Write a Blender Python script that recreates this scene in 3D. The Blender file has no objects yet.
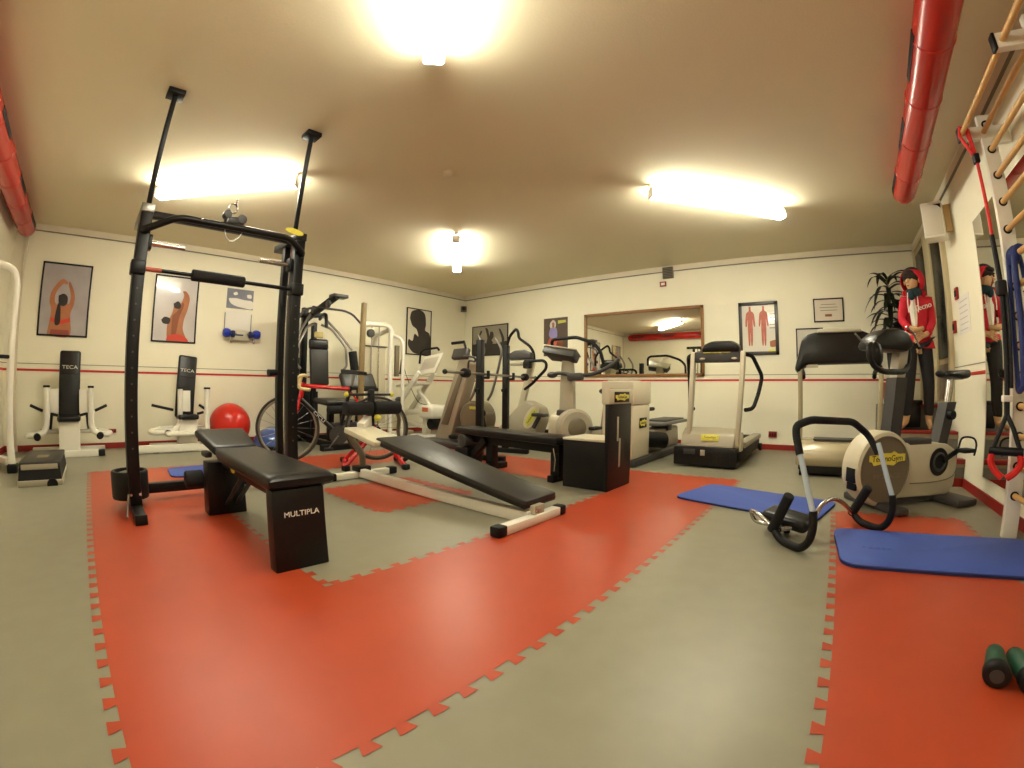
import bpy, bmesh, math, random
from mathutils import Matrix, Vector, Euler
from mathutils.geometry import tessellate_polygon
random.seed(7)
V = Vector
PI = math.pi
SC = bpy.context.scene
COL = SC.collection

# ---------------------------------------------------------------- camera, world, exposure
cd = bpy.data.cameras.new('camera')
cam = bpy.data.objects.new('camera', cd)
COL.objects.link(cam)
cam.matrix_world = Matrix(((0.7770823, -0.0008088, 0.6293985, 0), (0.6293216, -0.0146782, -0.7770063, 0),
                           (0.0098669, 0.9998919, -0.0108972, 0.82), (0, 0, 0, 1)))
cd.type = 'PANO'
cd.panorama_type = 'FISHEYE_LENS_POLYNOMIAL'
cd.sensor_width, cd.sensor_height, cd.sensor_fit = 36, 27, 'HORIZONTAL'
cd.lens = 10
cd.clip_start = 0.02
cd.fisheye_fov = math.radians(200)
cd.fisheye_polynomial_k0 = 0
cd.fisheye_polynomial_k1 = -0.0629046103473263
cd.fisheye_polynomial_k2 = 0.00011452466322988342
cd.fisheye_polynomial_k3 = -8.741605704792776e-06
cd.fisheye_polynomial_k4 = 8.104070364634545e-07
SC.camera = cam
w = bpy.data.worlds.new('world')
SC.world = w
w.use_nodes = True
w.node_tree.nodes['Background'].inputs[0].default_value = (0.9, 0.8, 0.6, 1)
w.node_tree.nodes['Background'].inputs[1].default_value = 0.02
vs = SC.view_settings
SC.display_settings.display_device = 'sRGB'
vs.view_transform = 'Standard'
vs.look = 'None'
vs.exposure = 1.75
vs.gamma = 1
vs.use_curve_mapping = False
LIGHT = (1.0, 0.965, 0.82)
LAMP_STRENGTH = 16.0

# ---------------------------------------------------------------- room measures (metres)
XL, XR, YB, YF, ZC = -6.72, 1.318, 6.708, -1.13, 2.755

# ---------------------------------------------------------------- materials
def lin(c):
    return tuple((x / 255 / 12.92 if x / 255 <= 0.04045 else ((x / 255 + 0.055) / 1.055) ** 2.4) for x in c)
MATS = {}
def mat(name, rgb, rough=0.5, metal=0.0, noise=0.0, scale=30.0, bump=0.0, spec=0.5, coat=0.0, emit=0.0, noise_scale2=0):
    if name in MATS:
        return MATS[name]
    m = bpy.data.materials.new(name)
    m.use_nodes = True
    nt = m.node_tree
    b = nt.nodes['Principled BSDF']
    c = lin(rgb)
    b.inputs['Base Color'].default_value = (*c, 1)
    b.inputs['Roughness'].default_value = rough
    b.inputs['Metallic'].default_value = metal
    b.inputs['Specular IOR Level'].default_value = spec
    b.inputs['Coat Weight'].default_value = coat
    if emit:
        b.inputs['Emission Color'].default_value = (*LIGHT, 1)
        b.inputs['Emission Strength'].default_value = emit
    if noise or bump:
        tc = nt.nodes.new('ShaderNodeTexCoord')
        nz = nt.nodes.new('ShaderNodeTexNoise')
        nz.inputs['Scale'].default_value = scale
        nz.inputs['Detail'].default_value = 5
        nt.links.new(tc.outputs['Object'], nz.inputs['Vector'])
        if noise:
            mx = nt.nodes.new('ShaderNodeMix')
            mx.data_type = 'RGBA'
            mx.inputs['A'].default_value = (*[x * (1 - noise) for x in c], 1)
            mx.inputs['B'].default_value = (*[min(1, x * (1 + noise)) for x in c], 1)
            nt.links.new(nz.outputs['Fac'], mx.inputs['Factor'])
            nt.links.new(mx.outputs['Result'], b.inputs['Base Color'])
        if bump:
            bp = nt.nodes.new('ShaderNodeBump')
            bp.inputs['Strength'].default_value = bump
            bp.inputs['Distance'].default_value = 0.01
            nt.links.new(nz.outputs['Fac'], bp.inputs['Height'])
            nt.links.new(bp.outputs['Normal'], b.inputs['Normal'])
    MATS[name] = m
    return m
WALL = mat('wall_paint', (242, 237, 214), 0.7, noise=0.03, scale=3, bump=0.03)
CEIL = mat('ceiling_paint', (228, 219, 187), 0.85, noise=0.03, scale=70, bump=0.12)
GREYT = mat('grey_rubber_tile', (136, 133, 113), 0.38, noise=0.10, scale=9, bump=0.02)
REDT = mat('red_rubber_tile', (172, 66, 36), 0.38, noise=0.09, scale=7, bump=0.02)
REDP = mat('red_gloss_paint', (186, 32, 20), 0.27, coat=0.12)
DREDP = mat('dark_red_trim', (150, 30, 24), 0.4)
STRIPE = mat('red_stripe_paint', (196, 44, 34), 0.5)
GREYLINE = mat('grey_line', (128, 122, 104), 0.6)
CORN = mat('cornice_paint', (222, 212, 188), 0.7)
BLACK = mat('black_powder_coat', (11, 11, 11), 0.40, spec=.35)
VINYL = mat('black_vinyl', (19, 18, 17), 0.34, noise=0.15, scale=120, bump=0.06, spec=.4)
GVINYL = mat('worn_grey_black_vinyl', (40, 38, 34), 0.42, noise=0.12, scale=60, bump=0.05)
FOAM = mat('black_foam', (15, 15, 15), 0.8, noise=0.2, scale=200, bump=0.1)
RUBBER = mat('black_rubber', (10, 10, 10), 0.55, spec=.35)
WHITE = mat('white_powder_coat', (232, 228, 214), 0.38)
BEIGE = mat('beige_plastic', (206, 198, 172), 0.4, noise=0.02, scale=8)
SILVER = mat('silver_grey_plastic', (172, 164, 142), 0.38)
TAUPE = mat('taupe_plastic', (118, 108, 86), 0.42, noise=0.03, scale=8)
DGREY = mat('dark_grey_plastic', (62, 60, 58), 0.45)
MGREY = mat('mid_grey_plastic', (112, 110, 106), 0.42)
CHROME = mat('chrome', (200, 198, 192), 0.22, metal=1.0)
STEEL = mat('brushed_steel', (150, 148, 142), 0.35, metal=0.9)
SKYTUBE = mat('pale_blue_tube_paint', (176, 192, 204), 0.35)
BLUEMAT = mat('blue_foam_mat', (58, 84, 168), 0.62, noise=0.06, scale=14, bump=0.03)
BLUEDK = mat('dark_blue_foam_edge', (28, 40, 92), 0.7)
NAVY = mat('navy_band', (26, 44, 110), 0.6)
BLUEPL = mat('bright_blue_vinyl', (28, 52, 168), 0.4)
YELLOW = mat('yellow_plastic', (236, 226, 84), 0.4)
YLABEL = mat('yellow_label', (208, 204, 84), 0.5)
WOOD = mat('varnished_wood', (214, 168, 100), 0.38, noise=0.15, scale=14)
OLIVEW = mat('olive_brown_wood', (142, 122, 82), 0.6, noise=0.15, scale=12)
BROWN = mat('brown_wood_frame', (142, 96, 44), 0.45, noise=0.2, scale=20)
DBROWN = mat('dark_brown_frame', (60, 44, 34), 0.4)
GOLDLN = mat('gold_inner_lip', (200, 156, 86), 0.4)
MIRROR = mat('mirror_glass', (226, 226, 216), 0.02, metal=1.0)
DGLASS = mat('dark_door_glass', (28, 23, 20), 0.25, spec=.25)
CARPET = mat('grey_stair_carpet', (116, 110, 100), 0.9, noise=0.15, scale=90, bump=0.1)
SKIN = mat('mannequin_skin', (214, 172, 128), 0.5)
REDCLOTH = mat('red_hoodie_cloth', (196, 22, 44), 0.8, noise=0.12, scale=40, bump=0.08)
BLKCLOTH = mat('black_leggings_cloth', (22, 21, 23), 0.7)
TEAL = mat('dark_teal_scarf', (24, 50, 58), 0.85)
HAIR = mat('dark_hair', (34, 26, 22), 0.6)
LEAF = mat('dark_green_leaf', (38, 44, 30), 0.45, noise=0.3, scale=20)
TERRA = mat('terracotta_pot', (150, 84, 56), 0.7)
PAPER = mat('paper', (236, 232, 222), 0.8)
GREEN = mat('dark_green_vinyl', (22, 74, 50), 0.5)
REDV = mat('bright_red_strap', (220, 32, 26), 0.55)
REDBALL = mat('red_exercise_ball', (206, 40, 26), 0.28)
REDBIKE = mat('red_bike_paint', (204, 24, 34), 0.22, coat=0.4)
CREAMTAPE = mat('cream_bar_tape', (224, 206, 150), 0.6)
FROST = mat('matt_clear_panel', (190, 182, 156), 0.3)
LAMP = mat('lamp_diffuser', (250, 248, 240), 0.4, emit=LAMP_STRENGTH)

# ---------------------------------------------------------------- mesh builder
def frame(o, right, up):
    r = V(right).normalized(); u = V(up).normalized(); n = r.cross(u)
    return Matrix(((r.x, u.x, n.x, o[0]), (r.y, u.y, n.y, o[1]), (r.z, u.z, n.z, o[2]), (0, 0, 0, 1)))
def axis_frame(p0, p1, up=(0, 0, 1)):
    z = (V(p1) - V(p0)).normalized()
    u = V(up)
    if abs(z.dot(u)) > 0.99: u = V((0, 1, 0)) if abs(z.y) < 0.9 else V((1, 0, 0))
    x = u.cross(z).normalized(); y = z.cross(x)
    return Matrix(((x.x, y.x, z.x, p0[0]), (x.y, y.y, z.y, p0[1]), (x.z, y.z, z.z, p0[2]), (0, 0, 0, 1)))
def fillet(pts, rad, n=5, closed=False):
    P = [V(p) for p in pts]; out = []
    N = len(P)
    for i in range(N):
        if not closed and i in (0, N - 1): out.append(P[i]); continue
        a, b, c = P[i - 1], P[i], P[(i + 1) % N]
        d1, d2 = (a - b), (c - b)
        l = min(rad, d1.length * 0.48, d2.length * 0.48)
        s, e = b + d1.normalized() * l, b + d2.normalized() * l
        for k in range(n + 1):
            t = k / n
            out.append(s * (1 - t) ** 2 + b * 2 * t * (1 - t) + e * t * t)
    return out
def spline(pts, n=6):
    P = [V(p) for p in pts]; out = []
    for i in range(len(P) - 1):
        a, b, c, d = P[max(i - 1, 0)], P[i], P[i + 1], P[min(i + 2, len(P) - 1)]
        for k in range(n):
            t = k / n
            out.append(0.5 * ((2 * b) + (c - a) * t + (2 * a - 5 * b + 4 * c - d) * t * t + (3 * b - a - 3 * c + d) * t ** 3))
    out.append(P[-1]); return out
class B:
    def __init__(s, F=None): s.bm = bmesh.new(); s.F = F or Matrix()
    def _merge(s, t, M=None):
        me = bpy.data.meshes.new('t'); t.to_mesh(me); t.free()
        me.transform(s.F @ M if M else s.F); s.bm.from_mesh(me); bpy.data.meshes.remove(me); return s
    def box(s, c, size, bev=0.0, rot=None, seg=2):
        t = bmesh.new(); bmesh.ops.create_cube(t, size=1)
        bmesh.ops.scale(t, vec=size, verts=t.verts)
        if bev: bmesh.ops.bevel(t, geom=t.edges[:], offset=min(bev, min(size) * 0.49), segments=seg, affect='EDGES', profile=0.5)
        M = Matrix.Translation(c)
        if rot is not None: M = M @ (Euler(rot).to_matrix().to_4x4() if not isinstance(rot, Matrix) else rot)
        return s._merge(t, M)
    def span(s, lo, hi, bev=0.0, seg=2):
        return s.box([(a + b) / 2 for a, b in zip(lo, hi)], [abs(b - a) for a, b in zip(lo, hi)], bev, seg=seg)
    def bar(s, p0, p1, wd, ht, bev=0.004, up=(0, 0, 1)):
        L = (V(p1) - V(p0)).length; M = axis_frame(p0, p1, up)
        t = bmesh.new(); bmesh.ops.create_cube(t, size=1); bmesh.ops.scale(t, vec=(wd, ht, L), verts=t.verts)
        bmesh.ops.translate(t, vec=(0, 0, L / 2), verts=t.verts)
        if bev: bmesh.ops.bevel(t, geom=t.edges[:], offset=bev, segments=2, affect='EDGES', profile=0.5)
        return s._merge(t, M)
    def cyl(s, p0, p1, r, r2=None, n=24, bev=0.0):
        L = (V(p1) - V(p0)).length; r2 = r if r2 is None else r2
        t = bmesh.new(); bmesh.ops.create_cone(t, cap_ends=True, segments=n, radius1=r, radius2=r2, depth=L)
        bmesh.ops.translate(t, vec=(0, 0, L / 2), verts=t.verts)
        if bev: bmesh.ops.bevel(t, geom=[e for e in t.edges if abs(e.verts[0].co.z - e.verts[1].co.z) < 1e-6], offset=bev, segments=3, affect='EDGES', profile=0.5)
        return s._merge(t, axis_frame(p0, p1))
    def sph(s, c, r, sc=(1, 1, 1), n=20, rot=None):
        t = bmesh.new(); bmesh.ops.create_uvsphere(t, u_segments=n, v_segments=max(8, n * 2 // 3), radius=r)
        M = Matrix.Translation(c)
        if rot is not None: M = M @ Euler(rot).to_matrix().to_4x4()
        return s._merge(t, M @ Matrix.Diagonal((*sc, 1)))
    def tube(s, pts, r, n=10, fil=0.0, closed=False, smooth=False, radii=None, caps=True):
        P = [V(p) for p in pts]
        if smooth: P = spline(P)
        elif fil: P = fillet(P, fil, closed=closed)
        t = bmesh.new(); rings = []; N = len(P); x = None
        for i in range(N):
            a = P[i - 1] if (i or closed) else P[i]; b = P[(i + 1) % N] if (i < N - 1 or closed) else P[i]
            z = (b - a).normalized()
            if x is None:
                u = V((0, 0, 1)) if abs(z.z) < 0.9 else V((1, 0, 0)); x = u.cross(z).normalized()
            else:
                x = (x - z * x.dot(z)).normalized()
            y = z.cross(x)
            rr = radii[min(int(i / max(N - 1, 1) * (len(radii) - 1) + 0.5), len(radii) - 1)] if radii else r
            rings.append([t.verts.new(P[i] + (x * math.cos(k * 2 * PI / n) + y * math.sin(k * 2 * PI / n)) * rr) for k in range(n)])
        for i in range(N if closed else N - 1):
            A, Bq = rings[i], rings[(i + 1) % N]
            for k in range(n): t.faces.new((A[k], A[(k + 1) % n], Bq[(k + 1) % n], Bq[k]))
        if not closed and caps:
            t.faces.new(rings[0][::-1]); t.faces.new(rings[-1])
        return s._merge(t)
    def prism(s, poly, d, M=None, bev=0.0):
        """2-D outline in the xy plane of M, extruded by d along its z"""
        t = bmesh.new(); vs = [t.verts.new((p[0], p[1], 0)) for p in poly]
        f = t.faces.new(vs)
        r = bmesh.ops.extrude_face_region(t, geom=[f]); bmesh.ops.translate(t, vec=(0, 0, d), verts=[v for v in r['geom'] if isinstance(v, bmesh.types.BMVert)])
        bmesh.ops.recalc_face_normals(t, faces=t.faces)
        if bev: bmesh.ops.bevel(t, geom=t.edges[:], offset=bev, segments=2, affect='EDGES', profile=0.5)
        return s._merge(t, M)
    def lathe(s, prof, M=None, n=32, caps=True):
        t = bmesh.new(); rings = []
        for r, z in prof: rings.append([t.verts.new((r * math.cos(k * 2 * PI / n), r * math.sin(k * 2 * PI / n), z)) for k in range(n)])
        for i in range(len(rings) - 1):
            for k in range(n): t.faces.new((rings[i][k], rings[i][(k + 1) % n], rings[i + 1][(k + 1) % n], rings[i + 1][k]))
        if caps: t.faces.new(rings[0][::-1]); t.faces.new(rings[-1])
        bmesh.ops.recalc_face_normals(t, faces=t.faces)
        return s._merge(t, M)
    def loft(s, rings, caps=True):
        t = bmesh.new(); R = [[t.verts.new(p) for p in r] for r in rings]; n = len(R[0])
        for i in range(len(R) - 1):
            for k in range(n): t.faces.new((R[i][k], R[i][(k + 1) % n], R[i + 1][(k + 1) % n], R[i + 1][k]))
        if caps: t.faces.new(R[0][::-1]); t.faces.new(R[-1])
        bmesh.ops.recalc_face_normals(t, faces=t.faces)
        return s._merge(t)
    def ring(s, c, axis, R, r, n=40, m=10):
        F = axis_frame(c, V(c) + V(axis))
        return s.tube([F @ V((R * math.cos(k * 2 * PI / n), R * math.sin(k * 2 * PI / n), 0)) for k in range(n)], r, n=m, closed=True)
def root_loc(p):
    while p is not None and p.parent is not None: p = p.parent
    return p.location.copy() if p is not None else V((0, 0, 0))
def ob(name, b, m, parent=None, loc=None, label=None, smooth=True, angle=40):
    """link builder b (world coordinates) as one mesh object"""
    me = bpy.data.meshes.new(name); b.bm.to_mesh(me); b.bm.free()
    o = bpy.data.objects.new(name, me)
    L = root_loc(parent) if parent is not None else (V(loc) if loc is not None else V((0, 0, 0)))
    me.transform(Matrix.Translation(-L))
    if parent is not None: o.parent = parent
    else: o.location = L
    me.materials.append(m)
    if smooth:
        for p in me.polygons: p.use_smooth = True
        me.set_sharp_from_angle(angle=math.radians(angle))
    COL.objects.link(o)
    if label: o['label'] = label
    return o
def tag(o, label, cat, group=None, kind=None):
    o['label'] = label; o['category'] = cat
    if group: o['group'] = group
    if kind: o['kind'] = kind
    return o
def thing(name, label, cat, loc, group=None):
    o = bpy.data.objects.new(name, None); o.empty_display_size = 0.1
    COL.objects.link(o); o.location = loc
    return tag(o, label, cat, group)
def struct(name, b, m, parent=None, **k):
    o = ob(name, b, m, parent, **k)
    if parent is None: o['kind'] = 'structure'
    return o
def text(name, s, size, F, m, parent, depth=0.0015, label=None, sx=1.0):
    cu = bpy.data.curves.new(name, 'FONT'); cu.body = s; cu.size = size; cu.extrude = depth
    cu.align_x = 'CENTER'; cu.align_y = 'CENTER'
    t = bpy.data.objects.new('t', cu); COL.objects.link(t)
    dg = bpy.context.evaluated_depsgraph_get()
    me = bpy.data.meshes.new_from_object(t.evaluated_get(dg)); bpy.data.objects.remove(t)
    me.transform(Matrix.Diagonal((sx, 1, 1, 1))); me.transform(F)
    b = B(); b.bm.from_mesh(me); bpy.data.meshes.remove(me)
    return ob(name, b, m, parent, smooth=False, label=label)
def skin_mesh(nodes, edges, root=0, sub=2):
    """nodes: list of (co, (rx, ry)); a skinned, subdivided mesh"""
    me = bpy.data.meshes.new('sk'); me.from_pydata([n[0] for n in nodes], edges, [])
    o = bpy.data.objects.new('sk', me); COL.objects.link(o)
    o.modifiers.new('skin', 'SKIN').use_smooth_shade = True
    if not me.skin_vertices: pass
    sv = me.skin_vertices[0].data
    for i, n in enumerate(nodes):
        r = n[1] if isinstance(n[1], (tuple, list)) else (n[1], n[1])
        sv[i].radius = r; sv[i].use_root = (i == root)
    sb = o.modifiers.new('sub', 'SUBSURF'); sb.levels = sb.render_levels = sub
    dg = bpy.context.evaluated_depsgraph_get(); dg.update()
    out = bpy.data.meshes.new_from_object(o.evaluated_get(dg)); bpy.data.objects.remove(o)
    b = B(); b.bm.from_mesh(out); bpy.data.meshes.remove(out); return b
def ellipse(a, b_, n=32, c=(0, 0)):
    return [(c[0] + a * math.cos(k * 2 * PI / n), c[1] + b_ * math.sin(k * 2 * PI / n)) for k in range(n)]
def techno_label(F, wd, ht, parent, plate=True):
    """small dark plate with the yellow maker's badge and its lettering; F: centre, x right, y up, z out"""
    base = ob('badge_plate', B(F).box((0, 0, 0.002), (wd, ht, 0.004), 0.001), RUBBER, parent) if plate else None
    z = 0.004 if plate else 0.001
    h, k = wd * 0.45, ht * (0.36 if plate else 0.5)
    poly = [(-h, k * .55), (-h * .45, k * .55), (-h * .35, k * .8), (h * .2, k * .75), (h * .35, k), (h * .6, k * .6), (h, k * .6),
            (h, -k * .4), (h * .6, -k * .5), (h * .35, -k), (-h * .3, -k * .7), (-h * .75, -k * .9), (-h * .85, -k * .4), (-h, -k * .3)]
    par = base or parent
    bd = ob('badge', B(F).prism(poly[::-1], 0.002, Matrix.Translation((0, 0, z))), YELLOW, parent, label='yellow maker badge')
    text('badge_lettering', 'TechnoGym', ht * (0.42 if plate else 0.6), F @ Matrix.Translation((0, 0, z + 0.0025)), BLACK, bd, 0.0008, sx=min(1.0, wd * 0.155 / (ht * (0.42 if plate else 0.6))))
    return bd

# ================================================================= THE SETTING
T = 0.862
gx = [-4.96, -4.122, -3.284, -2.446, -1.63, -0.772, 0.111, 0.975]     # tile joints along x
gy = [-0.052, 0.812, 1.674, 2.536, 3.398, 4.262]
struct('floor', B().span((XL - .2, YF - .2, -0.1), (XR + .2, YB + .2, 0)), GREYT, smooth=False)
def toothed(loop, plain=(), per=0.1077, d=0.034):
    """outline of a tile field with dovetailed interlocking teeth on every side"""
    out = []
    for i in range(len(loop)):
        a, b = V((*loop[i], 0)), V((*loop[(i + 1) % len(loop)], 0))
        L = (b - a).length; t = (b - a) / L; n = V((t.y, -t.x, 0)); k = max(1, round(L / per)); p = L / k
        out.append(a)
        for j in range(0 if i in plain else k):
            s = a + t * (j * p)
            out += [s + t * p * .30, s + t * p * .20 + n * d, s + t * p * .72 + n * d, s + t * p * .62]
    return [(v.x, v.y) for v in out]
def tile_field(name, loops, plain=(), z=0.002):
    b = B(); t = b.bm
    rings = [[V((x, y, z)) for x, y in toothed(l, plain)] for l in loops]
    vs = [t.verts.new(v) for r in rings for v in r]
    for tri in tessellate_polygon(rings):
        f = t.faces.new([vs[i] for i in tri])
        f.normal_update()
        if f.normal.z < 0: f.normal_flip()
    return struct(name, b, REDT, smooth=False)
x0, x1, x2, x3, x4, x5, x6, x7 = gx
y0, y1, y2, y3, y4, y5 = gy
tile_field('floor_tiles_ring', [[(x0, y0), (x5, y0), (x5, y5), (x0, y5)], [(x1, y1), (x1, y4), (x4, y4), (x4, y1)]])
tile_field('floor_tiles_centre', [[(x2, y2), (x3, y2), (x3, y3), (x2, y3)]])
tile_field('floor_tiles_right', [[(x6, YF), (x7, YF), (x7, 3.37), (x6, 3.37)]])
struct('wall_left', B().span((XL - .15, YF - .15, 0), (XL, YB + .15, ZC)), WALL, smooth=False)
struct('wall_back', B().span((XL, YB, 0), (XR, YB + .15, ZC)), WALL, smooth=False)
struct('wall_right', B().span((XR, YF - .15, 0), (XR + .15, YB + .15, ZC)), WALL, smooth=False)
struct('wall_front', B().span((XL, YF - .15, 0), (XR, YF, ZC)), WALL, smooth=False)
struct('ceiling', B().span((XL - .15, YF - .15, ZC), (XR + .15, YB + .15, ZC + .12)), CEIL, smooth=False)
cz = 2.672
for nm, lo, hi in (('left', (XL, YF, cz), (XL + .016, YB, ZC)), ('back', (XL, YB - .016, cz), (XR, YB, ZC)), ('right', (XR - .016, YF, cz), (XR, YB, ZC)), ('front', (XL, YF, cz), (XR, YF + .016, ZC))):
    c = struct('trim_cornice_' + nm, B().span(lo, hi), CORN, smooth=False)
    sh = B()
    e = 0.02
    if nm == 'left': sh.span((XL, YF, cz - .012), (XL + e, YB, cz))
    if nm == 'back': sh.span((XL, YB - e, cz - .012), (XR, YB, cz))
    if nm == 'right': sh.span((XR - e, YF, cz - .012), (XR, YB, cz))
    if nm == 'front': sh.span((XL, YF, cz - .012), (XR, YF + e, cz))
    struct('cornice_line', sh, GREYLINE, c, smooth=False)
zs = 0.972
def strip(name, z0, z1, th, m, skip=()):
    for nm, lo, hi in (('left', (XL, YF, z0), (XL + th, YB, z1)), ('back', (XL, YB - th, z0), (XR, YB, z1)), ('front', (XL, YF, z0), (XR, YF + th, z1))):
        struct(name + nm, B().span(lo, hi), m, smooth=False)
    struct(name + 'right', B().span((XR - th, YF, z0), (XR, 5.06, z1)), m, smooth=False)
strip('trim_stripe_', zs - .014, zs + .014, .003, STRIPE)
strip('trim_line_', zs + .072, zs + .080, .003, GREYLINE)
strip('baseboard_', 0, 0.075, .012, DREDP)

# steps in the far right corner, up to the door
sx = 0.62
st = struct('stairs_floor', B().span((sx, 4.573, 0), (XR, 4.87, .20), .006).span((sx, 4.86, 0), (XR, 5.50, .432), .006).span((.69, 5.49, 0), (XR, YB, .66), .006), CARPET)
struct('stair_nosing', B().span((sx, 4.56, .198), (XR, 4.66, .242), .008).span((sx, 4.85, .428), (XR, 5.0, .458), .008).span((.69, 5.48, .655), (XR, 5.6, .69), .008), DREDP, st)
struct('stair_kick', B().span((sx, 4.565, 0), (XR, 4.58, .075)), DREDP, st, smooth=False)
struct('stair_edge', B().span((sx, 4.567, .17), (XR, 4.575, .198)).span((sx, 4.852, .39), (XR, 4.862, .428)), mat('tan_edge', (150, 136, 108), .8), st, smooth=False)
# door above the steps in the right wall
d1 = struct('door_1', B().span((XR - .02, 5.08, .69), (XR, 6.56, 2.60), .004), mat('tan_door_paint', (176, 156, 116), .5), smooth=False)
struct('door_panel', B().span((XR - .04, 5.14, 1.16), (XR - .018, 5.56, 2.52), .006).span((XR - .04, 5.96, 1.16), (XR - .018, 6.48, 2.52), .006), DGLASS, d1, label='dark glass panel')
struct('door_lower_panel', B().span((XR - .035, 5.14, .74), (XR - .018, 5.56, 1.10), .006).span((XR - .035, 5.96, .74), (XR - .018, 6.48, 1.10), .006), mat('grey_brown_panel', (120, 104, 84), .6), d1)
struct('door_frame', B().span((XR - .05, 5.02, .69), (XR, 5.09, 2.66), .006).span((XR - .05, 6.55, .69), (XR, 6.62, 2.66), .006).span((XR - .05, 5.02, 2.60), (XR, 6.62, 2.66), .006).span((XR - .05, 5.60, .70), (XR - .015, 5.92, 2.60), .01), mat('cream_door_frame', (206, 192, 156), .5), d1)
struct('door_handle', B().tube([(XR - .04, 5.63, 1.62), (XR - .09, 5.63, 1.62), (XR - .09, 5.75, 1.62)], .01, fil=.02), CHROME, d1)
# cream pipe in the left back corner of the view
struct('trim_1', B().span((XL, -1.0, 0), (XL + .03, -.965, cz)), CORN, smooth=False)

# ================================================================= FIXTURES
# ceiling lamps: four battens hung diagonally
def ceiling_light(p0, p1, label):
    p0, p1 = V((*p0, 0)), V((*p1, 0)); mid = (p0 + p1) / 2
    r = thing('ceiling_light', label, 'ceiling light', (mid.x, mid.y, ZC), 'fluorescent battens on the ceiling')
    zt = ZC - .10
    ob('housing', B().bar(p0 + V((0, 0, ZC - .016)), p1 + V((0, 0, ZC - .016)), .05, .032, .004), WHITE, r)
    F = axis_frame(p0 + V((0, 0, zt)), p1 + V((0, 0, zt)))
    L = (p1 - p0).length
    sec = [(-.060, .018), (-.060, -.022), (-.044, -.036), (.044, -.036), (.060, -.022), (.060, .018), (.054, .026), (-.054, .026)]
    ob('diffuser', B(F).prism(sec, L - .03, Matrix.Translation((0, 0, .015))), LAMP, r)
    for z in (.008, L - .008):
        ob('end_cap', B(F).box((0, .012, z), (.105, .10, .014), .004), WHITE, r)
ceiling_light((-1.69, 1.36), (-0.62, 0.36), 'fluorescent ceiling light nearest the camera, at the top of the photo')
ceiling_light((-4.80, 0.43), (-3.77, 1.54), 'fluorescent ceiling light above and behind the tall black rack')
ceiling_light((-5.00, 4.79), (-3.95, 3.75), 'small-looking fluorescent ceiling light near the far left corner, end on')
ceiling_light((-1.46, 3.83), (-0.34, 4.91), 'long fluorescent ceiling light between the back wall mirror and the right red duct')
sd = tag(ob('smoke_detector', B().lathe([(.0, 0), (.03, 0), (.045, .012), (.05, .03), (.055, .045), (.055, .05)], Matrix.Translation((-2.82, 2.55, ZC - .05))), CORN, loc=(-2.82, 2.55, ZC)), 'small round smoke detector in the middle of the ceiling', 'smoke detector')

# red ducts under the ceiling
def duct(name, p0, p1, r, label, slots, side):
    t = thing(name, label, 'duct', p0)
    L = (V(p1) - V(p0)).length; F = axis_frame(p0, p1)
    prof = [(0.001, 0), (r * .45, .004), (r * .72, .022), (r * .90, .055), (r * .98, .095), (r, .13)]
    n = int(L / .55)
    for k in range(1, n + 1):
        z = L * k / (n + .5); prof += [(r, z - .012), (r + .005, z - .006), (r + .005, z + .006), (r, z + .012)]
    prof += [(r, L - .02), (r * .95, L), (.001, L)]
    ob('pipe', B(F).lathe(prof, n=40, caps=False), REDP, t, angle=20)
    for z in slots:
        b = B(F); a0 = side
        for k in range(3):
            a = a0 + (k - 1) * .16
            b.box(((r + .001) * math.cos(a), (r + .001) * math.sin(a), z), (.008, .016, .42), .002, rot=(0, 0, a))
        ob('air_slot', b, RUBBER, t)
    for z in (L * .15, L * .5, L * .85):
        c = F @ V((0, 0, z)); ob('hanger', B().bar((c.x, c.y, c.z + r - .01), (c.x, c.y, ZC), .03, .004, 0), STEEL, t)
duct('air_duct', (.885, 4.62, 2.625), (.71, -.72, 2.625), .112, 'red round air duct along the ceiling by the right wall', (.35, 1.2, 2.1, 3.0), PI * 1.0)
duct('air_duct', (-6.50, -.97, 2.6), (1.0, -.97, 2.6), .112, 'red round air duct in the top left corner of the photo', (.4, 1.5, 2.7, 4.2), PI * .0)

# pictures
def pic(u0, u1, z0, z1, wall):
    if wall == 'L': return frame((XL, (u0 + u1) / 2, (z0 + z1) / 2), (0, 1, 0), (0, 0, 1)), abs(u1 - u0), z1 - z0
    if wall == 'B': return frame(((u0 + u1) / 2, YB, (z0 + z1) / 2), (1, 0, 0), (0, 0, 1)), abs(u1 - u0), z1 - z0
    return frame((XR, (u0 + u1) / 2, (z0 + z1) / 2), (0, -1, 0), (0, 0, 1)), abs(u1 - u0), z1 - z0
def poster(name, label, u0, u1, z0, z1, wall, paper, fw=.022, fm=BLACK, cat='poster', th=.02):
    F, wd, ht = pic(u0, u1, z0, z1, wall); o = F @ V((0, 0, 0))
    t = thing(name, label, cat, o)
    if fw:
        b = B(F)
        b.box((0, ht / 2 - fw / 2, th / 2), (wd, fw, th), .003).box((0, -ht / 2 + fw / 2, th / 2), (wd, fw, th), .003)
        b.box((wd / 2 - fw / 2, 0, th / 2), (fw, ht, th), .003).box((-wd / 2 + fw / 2, 0, th / 2), (fw, ht, th), .003)
        ob('frame', b, fm, t)
    p = ob('print', B(F).box((0, 0, th * .35), (wd - fw * 1.2, ht - fw * 1.2, th * .5)), paper, t, smooth=False)
    return t, p, F, wd, ht, th * .61
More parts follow.
